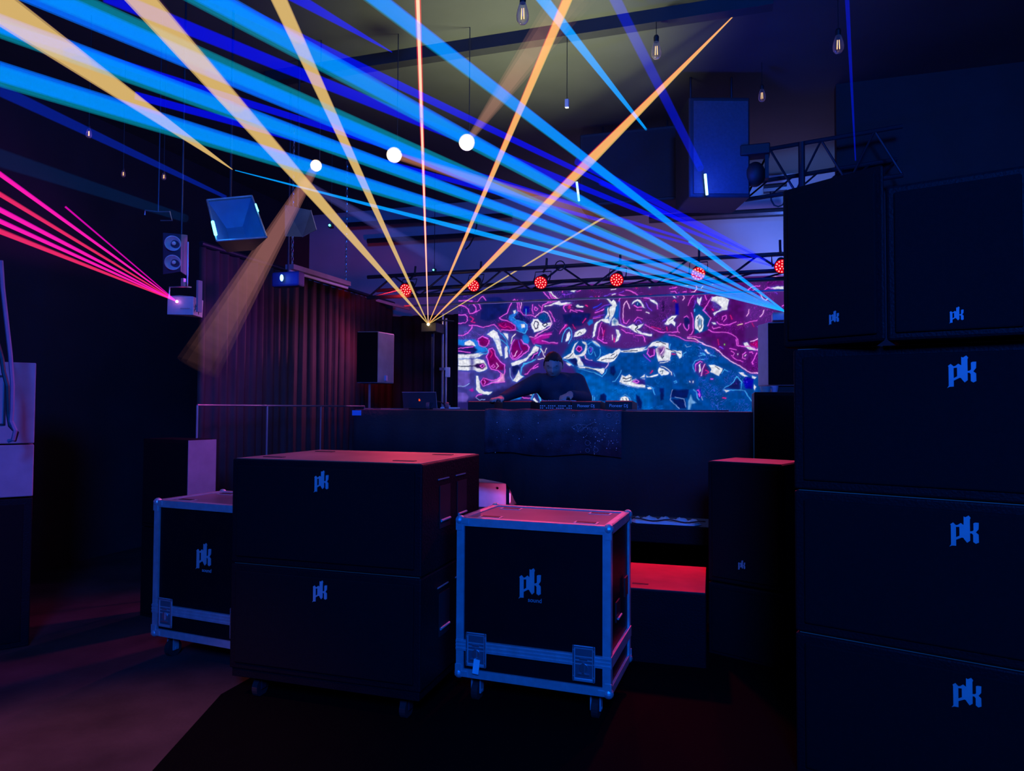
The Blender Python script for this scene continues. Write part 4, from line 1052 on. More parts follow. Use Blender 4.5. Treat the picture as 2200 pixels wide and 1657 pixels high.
# ------------------------------------------------------------------ truss and red par lamps
TY = 7.25
def truss_thing(name, label, P, Q, hgt, nseg, r=.022):
    P = Vector(P); Q = Vector(Q); t = thing(name, label, 'truss', (P+Q)/2-Vector((0, 0, hgt)))
    for k, (dz, dy) in enumerate(((0, 0), (-hgt, 0), (-hgt/2, .22))):
        MB().tube(P+Vector((0, dy, dz)), Q+Vector((0, dy, dz)), r).build('chord_tube', M_TRUSS, t, world=True)
    for k in range(nseg):
        a = P.lerp(Q, k/nseg); b = P.lerp(Q, (k+1)/nseg)
        za, zb = (0, -hgt) if k % 2 else (-hgt, 0)
        MB().tube(a+Vector((0, 0, za)), b+Vector((0, 0, zb)), r*.5, n=6).build('brace', M_TRUSS, t, world=True)
        MB().tube(a+Vector((0, 0, -hgt)), b+Vector((0, .22, -hgt/2)), r*.45, n=6).build('brace', M_TRUSS, t, world=True)
    return t
zt1 = at(1162, 575, Y=TY).z
truss_thing('lighting_truss', 'long dark truss above the video wall carrying the red lamps', (-4.0, TY, zt1), (1.9, TY, zt1), .24, 18)
tag(MB().tube((-3.6, TY+.15, zt1-.33), (1.6, TY+.15, zt1-.33), .012).build('screen_pipe', M_STEEL), 'thin bright pipe running along the top edge of the video wall', 'pipe')
M_LEDR = emis('red_led_core', (1, .36, .28), 1.7)
PY = 7.0
pars = [(872, 622, 'furthest left of the red lamps, over the dark drape'), (1017, 613, 'red lamp above the top left corner of the video wall'), (1162, 607, 'red lamp above the head of the person'),
        (1325, 601, 'red lamp above the middle of the video wall'), (1500, 588, 'red lamp crossed by the cyan laser beams'), (1680, 572, 'red lamp half hidden by the right tower')]
proto = None
for i, (px, py, lab) in enumerate(pars):
    c = at(px, py, Y=PY)
    if proto is None:
        t = thing('par_lamp', '', 'stage lamp', c, 0, 'red par lamps on the truss')
        tilt = Matrix.Rotation(math.radians(118), 4, 'X')
        MB().lathe([(0, -.16), (.04, -.16), (.055, -.08), (.072, 0), (.07, .004), (.0, .004)], tilt, 24).build('lamp_body', M_DARK, t, smooth=False)
        MB().lathe([(0, .005), (.066, .005), (.066, .008), (0, .008)], tilt, 24).build('lens_face', emis('red_lens_glow', (.75, .0, .01), 1.0), t)
        li = 0; lm = None
        for (rr_, nn, off) in ((.0, 1, 0), (.026, 5, .3), (.052, 12, 0)):
            for k in range(nn):
                a = 2*math.pi*k/nn+off; v = tilt @ Vector((rr_*math.cos(a), rr_*math.sin(a), .010))
                if lm is None:
                    lm = MB().sphere((0, 0, 0), .0072, 8, 6).build('led', M_LEDR, t); lm.location = v
                else:
                    cc = lm.copy(); COL.objects.link(cc); cc.parent = t; cc.location = v
        m = MB(); m.path([(-.085, 0, 0), (-.085, .07, .07), (-.085, .1, .13), (.085, .1, .13), (.085, .07, .07), (.085, 0, 0)], .006); m.tube((0, .1, .13), (0, .22, .2), .012); m.tube((0, .22, .18), (0, .24, .30), .012)
        m.build('yoke', M_TRUSS, t)
        t['label'] = lab; proto = t
    else:
        t = copy_tree(proto); t.location = c; t['label'] = lab
    light('SPOT', 'red_par_light', c+Vector((0, -.08, -.05)), (c.x*.6-.4, 3.2, .8), (1, .03, .09), 66, .05, 46, .7)

# upper right truss with a moving head
P = at(1600, 330, Y=6.6); Q = at(1800, 300, Y=6.6)
tt = truss_thing('lighting_truss', 'short dark truss high above the right speaker tower', P, Q+Vector((.5, 0, .06)), .42, 6, .02)
pp = at(1722, 306, Y=6.57)
MB().tube(pp, pp-Vector((0, 0, .5)), .028).build('drop_pipe', M_TRUSS, tt, world=True)
q = at(1622, 375, Y=6.3); t = thing('moving_head_light', 'black moving head light hanging beside the big blue-lit speaker', 'stage lamp', q)
MB().sphere((0, 0, 0), .085, 16, 12, (1, 1, 1.25)).build('lamp_head', M_DARK, t, smooth=True)
MB().box(-.11, -.08, -.04, .04, -.05, .16).build('yoke_arm', M_DARK, t); MB().box(.08, .11, -.04, .04, -.05, .16).build('yoke_arm', M_DARK, t)
MB().box(-.12, .12, -.08, .08, .15, .24).build('base_box', M_DARK, t, bevel=.01)
pts = [at(px, py, Y=6.6) for px, py in ((1655, 412), (1657, 430), (1663, 441), (1672, 444), (1682, 440), (1688, 425))]
tag(MB().path(pts, .007).build('looped_cable', M_CABLE), 'looped black cable dangling before the lilac wall beside the tower', 'cable')
pts = [at(px, py, Y=7.2) for px, py in ((1026, 460), (1024, 485), (1018, 510), (1008, 528), (1000, 536))]
tag(MB().path(pts, .009).build('looped_cable', M_CABLE), 'dark cable hanging in front of the pale wall near the middle', 'cable')
c = at(1203, 571, Y=7.1)
tag(MB().path([c+Vector((.05*math.cos(a), 0, .05*math.sin(a))) for a in np.linspace(0, 11, 26)], .006).build('cable_coil', M_CABLE), 'small coil of cable hung on the truss right of the third red lamp', 'cable')

# ------------------------------------------------------------------ hung loudspeakers over the stage
a = at(1480, 424, D=6.0); b = at(1612, 416, D=6.0); top = at(1480, 205, D=6.0).z
rzq = math.atan2(b.y-a.y, b.x-a.x)
M_HUNG = mat('hung_cabinet_paint', (.022, .022, .035), .6, bump=.2)
t = thing('hung_loudspeaker', 'big loudspeaker hanging from the ceiling, washed in deep blue light', 'loudspeaker', (a.x, a.y, a.z), rzq)
wq = (b-a).length
MB().box(0, wq, 0, .5, 0, top-a.z).build('cabinet_body', M_HUNG, t, bevel=.015)
mat('hung_grille', (.02, .02, .035), .7, scale=50, bump=.4)
MB().box(.04, wq-.02, -.012, .002, .03, top-a.z-.04).build('front_grille', mat('glow_lifted_grille', (.10, .10, .13), .8, spec=.1, scale=50, bump=.4), t)  # grille colour lightened on this speaker alone to imitate the blue glow
for u in (.08, wq-.08): MB().tube((u, .25, top-a.z), (u, .25, 4.5-a.z), .01, n=6).build('hanging_rod', M_TRUSS, t)
light('POINT', 'blue_speaker_fill', at(1530, 385, D=5.6), (0, 0, 0), (0, .03, 1), 22, .05)  # added point light that puts the blue patch on this speaker
t2 = thing('glow_bar', 'short bright white-blue glowing bar on the blue-lit hanging speaker', 'stage lamp', at(1518, 420, D=5.9), 0, 'small glowing bars')
MB().tube(at(1515, 374, D=5.9), at(1519, 419, D=5.9), .011).build('tube', emis('ice_blue_bar', (.25, .65, 1), 4), t2, world=True)  # plain emissive bar set before the speaker face
t2 = thing('glow_bar', 'short bright cyan glowing bar under the dim hanging speaker, over the cyan beams', 'stage lamp', at(1243, 432, D=5.9), 0, 'small glowing bars')
MB().tube(at(1239, 391, D=5.9), at(1244, 432, D=5.9), .009).build('tube', MATS['ice_blue_bar'], t2, world=True)  # second emissive bar, a little thinner
a = at(1245, 455, D=7.2); b = at(1473, 470, D=6.9); 
rzq = math.atan2(b.y-a.y, b.x-a.x); topz = 4.35
t = thing('hung_loudspeaker', 'wide dim loudspeaker hanging from the ceiling left of the deep blue one', 'loudspeaker', (a.x, a.y, a.z), rzq)
wq = (b-a).length
MB().box(0, wq, 0, .5, .05, topz-a.z).build('cabinet_body', M_HUNG, t, bevel=.015)
MB().box(.03, wq-.03, -.012, .002, .08, topz-a.z-.04).build('front_grille', MATS['hung_grille'], t)
for u in (.2, wq-.2): MB().tube((u, .25, topz-a.z), (u, .25, 4.5-a.z), .01, n=6).build('hanging_rod', M_TRUSS, t)
q = at(812, 6, D=4.7); t = thing('ceiling_fixture', 'dark boxy fixture fixed to the ceiling at the top edge', 'lamp', (q.x, q.y, 4.40), .3)
MB().box(-.17, .13, -.06, .06, 0, .1).build('fixture_body', M_DARK, t, bevel=.01)

# ------------------------------------------------------------------ bulbs
M_GLASS = bpy.data.materials.new('clear_bulb_glass'); M_GLASS.use_nodes = True
nt = M_GLASS.node_tree; nt.nodes.clear(); o_ = nt.nodes.new('ShaderNodeOutputMaterial'); tr = nt.nodes.new('ShaderNodeBsdfTransparent'); gl = nt.nodes.new('ShaderNodeBsdfGlossy'); mx = nt.nodes.new('ShaderNodeMixShader'); fr_ = nt.nodes.new('ShaderNodeLayerWeight')
df = nt.nodes.new('ShaderNodeBsdfDiffuse'); df.inputs[0].default_value = (.6, .45, .42, 1); ad = nt.nodes.new('ShaderNodeMixShader'); ad.inputs[0].default_value = .55
gl.inputs['Roughness'].default_value = .15; fr_.inputs[0].default_value = .45
nt.links.new(gl.outputs[0], ad.inputs[1]); nt.links.new(df.outputs[0], ad.inputs[2])
nt.links.new(fr_.outputs['Facing'], mx.inputs[0]); nt.links.new(tr.outputs[0], mx.inputs[1]); nt.links.new(ad.outputs[0], mx.inputs[2]); nt.links.new(mx.outputs[0], o_.inputs[0])
M_FIL = emis('warm_filament', (1, .5, .22), 2.2)
bulbs = [(1123, 25, 4.2, .055, 'large clear filament bulb hanging at the top edge, middle'), (1410, 105, 5.2, .055, 'clear filament bulb hanging between the two deep blue beams'), (1801, 92, 5.0, .055, 'clear filament bulb beside the thin vertical blue beam'),
         (1637, 203, 6.0, .045, 'small filament bulb above the short truss, upper right'), (191, 285, 5.3, .03, 'small filament bulb on the left inside the blue beam'), (265, 372, 5.8, .024, 'tiny filament bulb at far left, left one of a low pair'), (352, 378, 5.6, .024, 'tiny filament bulb at far left, right one of a low pair')]
proto = None
for (px, py, dd, r, lab) in bulbs:
    c = at(px, py, D=dd)
    if proto is None:
        t = thing('filament_bulb', lab, 'light bulb', c, 0, 'hanging filament bulbs'); s = .055
        MB().lathe([(0, -.075), (.02, -.072), (.034, -.055), (.038, -.03), (.034, .0), (.024, .035), (.017, .055)], None, 20).build('glass_bulb', M_GLASS, t, smooth=True)
        for sx in (-1, 1): MB().tube((sx*.008, 0, -.045), (sx*.006, 0, .02), .0028, n=6).build('filament', M_FIL, t)
        MB().lathe([(.0, .05), (.018, .05), (.02, .085), (.014, .1), (0, .1)], None, 14).build('socket', M_DARK, t)
        proto = t
    else:
        t = copy_tree(proto, skip=('cord',)); t.location = c; t['label'] = lab; k = r/.055; t.scale = (k, k, k)
    k = r/.055
    cz = MB().tube((0, 0, .1), (0, 0, (4.5-c.z)/k), .003/k if k < 1 else .003, n=6).build('cord', M_CABLE, t)
q = at(1218, 222, D=5.4); t = thing('empty_socket', 'small pale unlit fitting hanging from the ceiling right of the orange beam', 'light fitting', q)
MB().box(-.014, .014, -.014, .014, -.035, .03).build('socket_body', mat('pale_blue_fitting', (.5, .5, .6), .5), t, bevel=.003)
MB().tube((0, 0, .03), (0, 0, 4.5-q.z), .003, n=6).build('cord', M_CABLE, t)

# three bright warm lamps
M_WARM = emis('warm_lamp_glow', (1, .78, .45), 9)
wl = [(679, 356, 5.6, .041, 'warm white lamp, leftmost of the three bright ones'), (847, 333, 5.5, .053, 'warm white lamp, middle of the three bright ones'), (1003, 306, 5.4, .055, 'warm white lamp, rightmost and highest of the three bright ones')]
proto = None
for (px, py, dd, r, lab) in wl:
    c = at(px, py, D=dd); v = (Vector((0, 0, H))-c).normalized(); M = v.to_track_quat('Z', 'Y').to_matrix().to_4x4()
    t = thing('round_spotlight', lab, 'stage lamp', c, 0, 'bright round lamps under the ceiling')
    MB().lathe([(0, 0), (r, 0), (r, -.003)], M @ Matrix.Translation((0, 0, .004)), 28).build('lens', M_WARM, t)
    MB().lathe([(r*.98, .004), (r*1.12, .006), (r*1.12, -.05), (r*.7, -.13), (0, -.14)], M, 28).build('lamp_can', mat('pale_lamp_can', (.25, .24, .26), .35, .5), t)
    MB().tube((0, .05, .02), (0, .05, 4.5-c.z), .004, n=6).build('mounting_rod', M_TRUSS, t)
    light('POINT', 'warm_lamp_light', c+v*.12, (0, 0, 0), (1, .75, .4), 1.1, .05)

# ------------------------------------------------------------------ left hanging gear
# square reflector floodlight tilted towards the floor
def quadprism(pts_front, depth_vec, name, m, parent):
    P = [Vector(p) for p in pts_front]; Q = [p+depth_vec for p in P]
    return MB().add(P+Q, [(0,1,2,3),(7,6,5,4),(0,1,5,4),(1,2,6,5),(2,3,7,6),(3,0,4,7)]).build(name, m, parent, world=True, bevel=.004)
D0 = 4.9
C = [at(466, 520, D=D0-.15), at(573, 512, D=D0+.0), at(541, 423, D=D0+.35), at(445, 432, D=D0+.2)]
nrm = (C[1]-C[0]).cross(C[3]-C[0]).normalized()
if nrm.dot(-ray(520, 470)) < 0: nrm = -nrm
t = thing('square_floodlight', 'square floodlight with a pyramid reflector glowing cyan-blue, hung at upper left', 'stage lamp', sum(C, Vector())/4-Vector((0, 0, .2)))
M_REF = mat('satin_reflector', (.10, .24, .42), .35, .3)
cen = sum(C, Vector())/4; Cb = [cen+(p-cen)*.55-nrm*.17 for p in C]
MB().add(C+Cb, [(7,6,5,4),(0,1,5,4),(1,2,6,5),(2,3,7,6),(3,0,4,7)]).build('housing', mat('flood_housing', (.1, .12, .15), .4, .3), t, world=True)
cen = sum(C, Vector())/4
I1 = [cen+(p-cen)*.92+nrm*.004 for p in C]; I2 = [cen+(p-cen)*.32-nrm*.0+nrm*-.0 for p in C]
I1b = [p+nrm*.012 for p in I1]; 
MB().add([cen+(p-cen)*.96-nrm*.003 for p in C]+[cen+(p-cen)*.36-nrm*.13 for p in C], [(0,1,5,4),(1,2,6,5),(2,3,7,6),(3,0,4,7),(4,5,6,7)]).build('pyramid_reflector', M_REF, t, world=True)
R2 = []
mm = MB()
for i in range(4):
    a, b = C[i], C[(i+1) % 4]; mm.tube(a+nrm*.008, b+nrm*.008, .007, n=8)
mm.build('rim', M_ALU, t, world=True)
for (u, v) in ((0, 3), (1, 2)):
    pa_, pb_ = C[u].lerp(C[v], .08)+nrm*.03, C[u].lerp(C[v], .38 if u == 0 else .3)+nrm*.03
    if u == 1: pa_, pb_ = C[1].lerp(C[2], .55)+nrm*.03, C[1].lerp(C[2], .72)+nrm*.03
    MB().tube(pa_, pb_, .011 if u == 0 else .006, n=10).build('laser_glint', emis('cyan_laser_glint', (.12, .75, 1), 5), t, world=True)  # glowing bars imitate laser light striking the rim
tm = C[2].lerp(C[3], .5)-nrm*.06; MB().tube(tm, (tm.x, tm.y, 4.5), .009, n=8).build('mounting_rod', M_TRUSS, t, world=True)
light('POINT', 'flood_fill', cen+nrm*.16+(C[0]-cen)*.5, (0, 0, 0), (0, .22, 1), 1.5, .05)  # added point light that makes the reflector look blue
# neighbouring flat panel
C = [at(612, 508, D=5.6), at(650, 509, D=5.6), at(680, 494, D=5.45), at(668, 452, D=5.75), at(612, 440, D=6.0)]
P = C; Q = [p+ray(640, 480)*.18 for p in C]
t = thing('hung_panel_speaker', 'small teal-lit speaker hanging right of the square floodlight', 'loudspeaker', C[1]-Vector((0, 0, .02)))
MB().add(P+Q, [(0,1,2,3,4),(9,8,7,6,5)]+[(i, (i+1) % 5, 5+(i+1) % 5, 5+i) for i in range(5)]).build('cabinet_body', mat('teal_grey_cabinet', (.12, .16, .18), .5), t, world=True)
MB().path([C[1], C[2], C[3]], .004).build('edge_trim', M_ALU, t, world=True)
MB().tube(C[4].lerp(C[3], .5)+ray(640, 480)*.09, Vector((*(C[4].lerp(C[3], .5)+ray(640, 480)*.09).xy, 4.5)), .01, n=6).build('mounting_rod', M_TRUSS, t, world=True)
# two-eye audience light
D0 = 4.9
c = at(371, 545, D=D0); t = thing('two_eye_floodlight', 'floodlight with two round lenses above each other, above the magenta laser', 'stage lamp', c-Vector((0, 0, .14)))
ex = (at(385, 545, D=D0)-at(355, 545, D=D0)); 
q4 = [at(350, 590, D=D0), at(388, 584, D=D0), at(388, 503, D=D0), at(350, 500, D=D0)]
n0 = (Vector((0, 0, H))-c).normalized()
quadprism(q4, -n0*.1, 'housing', mat('dark_blue_housing', (.05, .05, .1), .5), t)
for (py) in (523, 564):
    cc = at(371, py, D=D0-.01); M = Matrix.Translation(cc) @ n0.to_track_quat('Z', 'Y').to_matrix().to_4x4()
    ln = MB().lathe([(0, -.02), (.02, -.015), (.045, .012), (.05, .02), (.053, .012)], M, 24).build('reflector_dish', mat('bright_reflector', (.6, .65, .75), .3, .3), t, world=True, smooth=True)
    MB().sphere(cc+n0*.004+Vector((.01, 0, 0)), .014, 10, 8).build('lamp_capsule', M_CARD, t, world=True)
q4 = [at(388, 584, D=D0), at(401, 593, D=D0+.1), at(403, 505, D=D0+.1), at(389, 503, D=D0)]
quadprism(q4, -n0*.02, 'side_plate', M_WHITE, t)
MB().tube(at(404, 520, D=D0+.05), at(402, 618, D=D0+.05), .006).build('mounting_rod', M_STEEL, t, world=True)
MB().tube(at(390, 503, D=D0+.08), Vector((*at(390, 503, D=D0+.08).xy, 4.5)), .007).build('hanging_rod', M_TRUSS, t, world=True)
# ceiling bracket
t = thing('ceiling_bracket', 'thin metal bracket hanging above the two-eye floodlight', 'bracket', at(340, 475, D=5.2))
MB().path([at(px, py, D=5.2) for px, py in ((311, 462), (312, 452), (340, 455), (365, 455), (370, 474), (345, 474))], .005).build('bracket_frame', M_STEEL, t, world=True)
q = at(340, 455, D=5.2); MB().tube(q, (q.x, q.y, 4.5), .005, n=6).build('hanging_rod', M_TRUSS, t, world=True)
# magenta laser projector
D0 = 4.85; q4 = [at(359, 676, D=D0), at(415, 677, D=D0), at(415, 637, D=D0), at(360, 636, D=D0)]
c = sum(q4, Vector())/4; t = thing('laser_projector', 'blue-fronted laser projector hung at left, source of the magenta beams', 'laser projector', c-Vector((0, 0, .08)))
MB().add(q4+[at(359, 676, D=D0+.3), at(435, 683, D=D0+.22), at(437, 646, D=D0+.22), at(385, 634, D=D0+.3)], [(0,1,2,3),(7,6,5,4),(0,1,5,4),(1,2,6,5),(2,3,7,6),(3,0,4,7)]).build('housing', mat('laser_white_housing', (.5, .5, .55), .5), t, world=True, bevel=.003)
pl = at(380, 648, D=D0-.02); MB().sphere(pl, .010, 12, 8).build('laser_aperture', emis('magenta_aperture', (1, .25, .75), 6), t, world=True)
text = MB()
for k in range(11): q = at(388+k*1.9, 663, D=D0-.004); text.cbox(q, (.0032, .002, .008))
text.build('vent_slots', M_LOGO, t, world=True)
q = [at(417, 676, D=D0), at(434, 681, D=D0+.19), at(436, 648, D=D0+.19), at(418, 640, D=D0)]
sm = MB(); cs = sum(q, Vector())/4-n0*-.01
for k in range(7):
    a = 2*math.pi*k/7+.3; e1_ = (q[1]-q[0])*.42; e2_ = (q[3]-q[0])*.42
    sm.tube(cs, cs+e1_*math.cos(a)+e2_*math.sin(a), .0055, .0015, n=6)
sm.sphere(cs, .011, 8, 6); sm.build('star_vent', M_DARK, t, world=True)
MB().box(-.008, .008, -.02, .02, -.1, .12, Matrix.Translation(at(428, 640, D=D0+.05))).build('bracket_arm', M_WHITE, t, world=True)
MB().path([at(363, 640, D=D0), at(364, 617, D=D0), at(402, 616, D=D0), at(410, 617, D=D0+.05)], .006).build('yoke', M_STEEL, t, world=True)
MB().cbox(at(394, 607, D=D0), (.022, .022, .055)).build('clamp', M_ALU, t, world=True)
# fluorescent fitting on chains
A = at(622, 568, X=-4.35); B = at(746, 606, X=-4.35)
t = thing('strip_light', 'unlit white strip light hanging on chains in front of the curtain top', 'lamp', (A+B)/2-Vector((0, 0, .05)))
dv = (B-A); m = MB(); 
m.add([A+Vector((-.05, 0, 0)), A+Vector((.05, 0, 0)), A+Vector((.05, 0, -.05)), A+Vector((-.05, 0, -.05)), B+Vector((-.05, 0, 0)), B+Vector((.05, 0, 0)), B+Vector((.05, 0, -.05)), B+Vector((-.05, 0, -.05))], [(0,1,2,3),(7,6,5,4),(0,1,5,4),(1,2,6,5),(2,3,7,6),(3,0,4,7)])
m.build('fitting_body', M_WHITE, t, world=True); MB().tube(A-Vector((0, 0, .07)), B-Vector((0, 0, .07)), .016).build('tube_lamp', M_CARD, t, world=True)
for q in (A.lerp(B, .04), A.lerp(B, .97)):
    m = MB(); n = int((4.5-q.z)/.045)
    for k in range(n):
        z_ = q.z+.0225+k*.045; ax = (1, 0) if k % 2 else (0, 1)
        m.path([(q.x+ax[0]*.011*math.cos(a), q.y+ax[1]*.011*math.cos(a), z_+.028*math.sin(a)) for a in np.linspace(0, 2*math.pi, 9)], .004, 5)
    m.build('chain', M_STEEL, t, world=True)
# small blue lamp by the curtain
q = at(608, 598, D=6.5); t = thing('blue_lamp', 'small lamp glowing deep blue in front of the curtain top', 'stage lamp', q-Vector((0, 0, .08)))
MB().cbox(q+Vector((0, .08, 0)), (.3, .1, .14)).build('lamp_body', mat('matte_lamp_grey', (.06, .06, .09), .6), t, world=True, bevel=.02)
MB().sphere(q+Vector((0, -.02, .0)), .016, 10, 8, (1, 1, 2)).build('lens', emis('blue_lens', (.15, .4, 1), 6), t, world=True)
MB().tube(q+Vector((0, .08, .06)), (q.x, q.y+.08, 4.5), .01, n=6).build('hanging_rod', M_TRUSS, t, world=True)
light('POINT', 'blue_lamp_light', q+Vector((.05, -.22, 0)), (0, 0, 0), (0, .02, 1), 6, .04)
for (px, py, dd, lab) in ((931, 580, 8.5, 'tiny cyan indicator light left of the vertical red beam'), (708, 484, 7.0, 'tiny cyan indicator light under the leftmost warm lamp')):
    q = at(px, py, D=dd); t = thing('indicator_lamp', lab, 'lamp', q)
    MB().sphere((0, 0, 0), .011, 8, 6).build('lens', emis('cyan_dot', (.1, .9, 1), 5), t); MB().box(-.02, .02, .008, .05, -.02, .02).build('lamp_body', M_DARK, t); MB().tube((0, .03, .02), (0, .03, 4.5-q.z), .004, n=6).build('hanging_rod', M_TRUSS, t)
# red lit rail right of the curtain
A = at(795, 641, Y=8.6); B = at(882, 664, Y=8.6)
t = thing('red_lit_bar', 'slanting bar catching red light above the far end of the curtain', 'bar', (A+B)/2)
m = MB(); m.path([A, A.lerp(B, .5)+Vector((0, 0, -.005)), B], .022); m.build('bar', mat('pale_bar', (.6, .55, .6), .5), t, world=True)
light('SPOT', 'red_curtain_light', at(872, 625, Y=7.1), at(800, 690, Y=8.8), (1, .02, .03), 45, .04, 70, .6)
# railing
zr = at(600, 872, X=-4.2).z; RA = at(424, 872, X=-4.2); RB = at(783, 873, X=-4.2)
t = thing('railing', 'thin metal railing running in front of the pleated curtain', 'railing', ((RA.x), (RA.y+RB.y)/2, 0))
MB().tube((RA.x, RA.y, zr), (RB.x, RB.y, zr), .009).build('top_rail', M_STEEL, t, world=True)
for f in (0, .33, .66, 1): yy = RA.y+(RB.y-RA.y)*f; MB().tube((RA.x, yy, 0), (RA.x, yy, zr), .009).build('post', M_STEEL, t, world=True)

# ------------------------------------------------------------------ PA speakers on poles / boxes
def pa_speaker(label, px0, px1, px2, pytop, pybot, Dp, side, sgrey, stand=True):
    """front face px0..px1, visible side px1..px2 (or left side when side<0)"""
    if side > 0: A = at(px0, pybot, D=Dp); B = at(px1, pybot, D=Dp)
    else: A = at(px1, pybot, D=Dp); B = at(px2, pybot, D=Dp)
    rz = math.atan2(B.y-A.y, B.x-A.x); W = (B-A).length; hh = at(px0, pytop, D=Dp).z-A.z
    t = thing('pa_speaker', label, 'loudspeaker', (A.x, A.y, A.z), rz)
    dd = .3
    poly = [(0, 0), (W, 0), (W*1.0, dd*.55), (W*.8, dd), (W*.2, dd), (0, dd*.55)]
    return t, W, hh, dd, rz
A = at(766, 823, D=8.0); B = at(813, 823, D=8.0); hh = at(766, 712, D=8.0).z-A.z
W = .27; rz = YAW+.0; t = thing('pa_speaker', 'tall loudspeaker with a pale grey side on a pole left of the booth', 'loudspeaker', (A.x, A.y, A.z), YAW-.12)
W = (B-A).length
k = MB(); prof = [(0, 0), (W, 0), (W+.10, .30), (W-.02, .36), (-.03, .36)]
k.add([(u, v, 0) for u, v in prof]+[(u, v, hh) for u, v in prof], [tuple(range(5)), tuple(range(9, 4, -1))]+[(i, (i+1) % 5, 5+(i+1) % 5, 5+i) for i in range(5)])
k.build('cabinet_body', M_GREY, t, bevel=.012)
MB().box(.004, W-.004, -.012, .002, .01, hh-.01).build('front_grille', M_GRILLE, t)
MB().cbox((W+.05, .15, .06), (.02, .06, .06)).build('side_badge', mat('blue_grey_badge', (.3, .4, .7), .5), t)
tp = thing('speaker_stand', 'tripod stand with a thin pole carrying the pale-sided loudspeaker', 'stand', (A.x+.1, A.y+.12, 0))
MB().tube((0, 0, .1), (0, 0, A.z), .016).build('pole', M_STEEL, tp)
for k_ in range(3):
    a = 2*math.pi*k_/3+.4; MB().tube((0, 0, .75), (.45*math.cos(a), .45*math.sin(a), .015), .012).build('leg', M_STEEL, tp)
# right one stands on a black box at the stage side
A = at(1651, 829, D=6.6); hh = at(1651, 692, D=6.6).z-A.z
t = thing('pa_speaker', 'loudspeaker with a pale left side standing beside the right end of the screen', 'loudspeaker', (A.x, A.y, A.z), YAW-.2)
prof = [(0, 0), (.34, 0), (.34, .3), (.05, .34), (-.065, .22)]
k = MB(); k.add([(u, v, 0) for u, v in prof]+[(u, v, hh) for u, v in prof], [tuple(range(5)), tuple(range(9, 4, -1))]+[(i, (i+1) % 5, 5+(i+1) % 5, 5+i) for i in range(5)])
k.build('cabinet_body', M_GREY, t, bevel=.012); MB().box(.0, .335, -.012, .002, .01, hh-.01).build('front_grille', M_GRILLE, t)
zb = at(1650, 844, D=6.5).z
MB().box(.05, .3, .05, .25, -(A.z-zb)+.002, 0).build('speaker_foot', M_DARK, t)
a = at(1620, 844, D=6.3); b = at(1705, 844, D=6.3)
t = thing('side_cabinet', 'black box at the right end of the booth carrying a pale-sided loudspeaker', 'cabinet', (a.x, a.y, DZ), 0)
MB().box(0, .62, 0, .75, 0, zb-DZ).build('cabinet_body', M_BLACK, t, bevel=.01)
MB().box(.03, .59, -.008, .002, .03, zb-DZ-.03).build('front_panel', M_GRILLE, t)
MB().box(.005, .615, .005, .745, zb-DZ-.001, zb-DZ+.001).build('lit_top_panel', mat('red_lit_black_top', (.5, .1, .1)), t)  # black box top, red light put into the colour here too
for k_, (px, ww, hh_, col, lab) in enumerate(((1645, .05, .055, (.2, .6, .6), 'pale green cup on the black box below the right loudspeaker'), (1664, .035, .06, (.6, .6, .8), 'small pale can on the black box, next to the tower edge'))):
    q = at(px, 842, D=6.45); t = thing('drink_cup', lab, 'cup', (q.x, q.y, zb+.002))
    MB().lathe([(0, 0), (ww*.7, 0), (ww, hh_), (ww*.9, hh_), (ww*.6, .006), (0, .006)], None, 18).build('cup', mat('cup_%d' % k_, col, .4), t)
q = at(1672, 683, D=6.55); zz = at(1672, 691, D=6.55).z
t = thing('laser_projector', 'laser projector at the tower edge on the right loudspeaker, source of the cyan beams', 'laser projector', (q.x+.04, q.y, zz+.012))
MB().box(-.09, .02, -.0, .2, 0, .075).build('housing', mat('pinkish_housing', (.5, .35, .5), .5), t, bevel=.006)
S2 = at(1686, 669, D=6.5); MB().sphere(S2, .010, 10, 8).build('laser_aperture', emis('cyan_aperture', (.5, .9, 1), 5), t, world=True)
MB().tube((S2.x, S2.y+.01, zz+.08), S2, .006).build('aperture_neck', M_DARK, t, world=True)
# yellow laser
S1 = at(920, 697, D=7.6)
t = thing('laser_projector', 'black laser projector left of the video wall, source of the yellow and red beams', 'laser projector', S1-Vector((0, 0, .05)))
MB().box(-.09, .09, .012, .26, -.03, .07).build('housing', M_DARK, t, bevel=.008)
MB().tube((0, .12, -.03), (0, .12, DZ-(S1.z-.05)), .02).build('stand_pole', M_TRUSS, t)
MB().sphere((0, 0, .05), .015, 12, 8).build('laser_aperture', emis('gold_aperture', (1, .85, .45), 8), t)
light('POINT', 'laser_glow', S1+Vector((0, -.15, .02)), (0, 0, 0), (1, .6, .15), 1.2, .02)
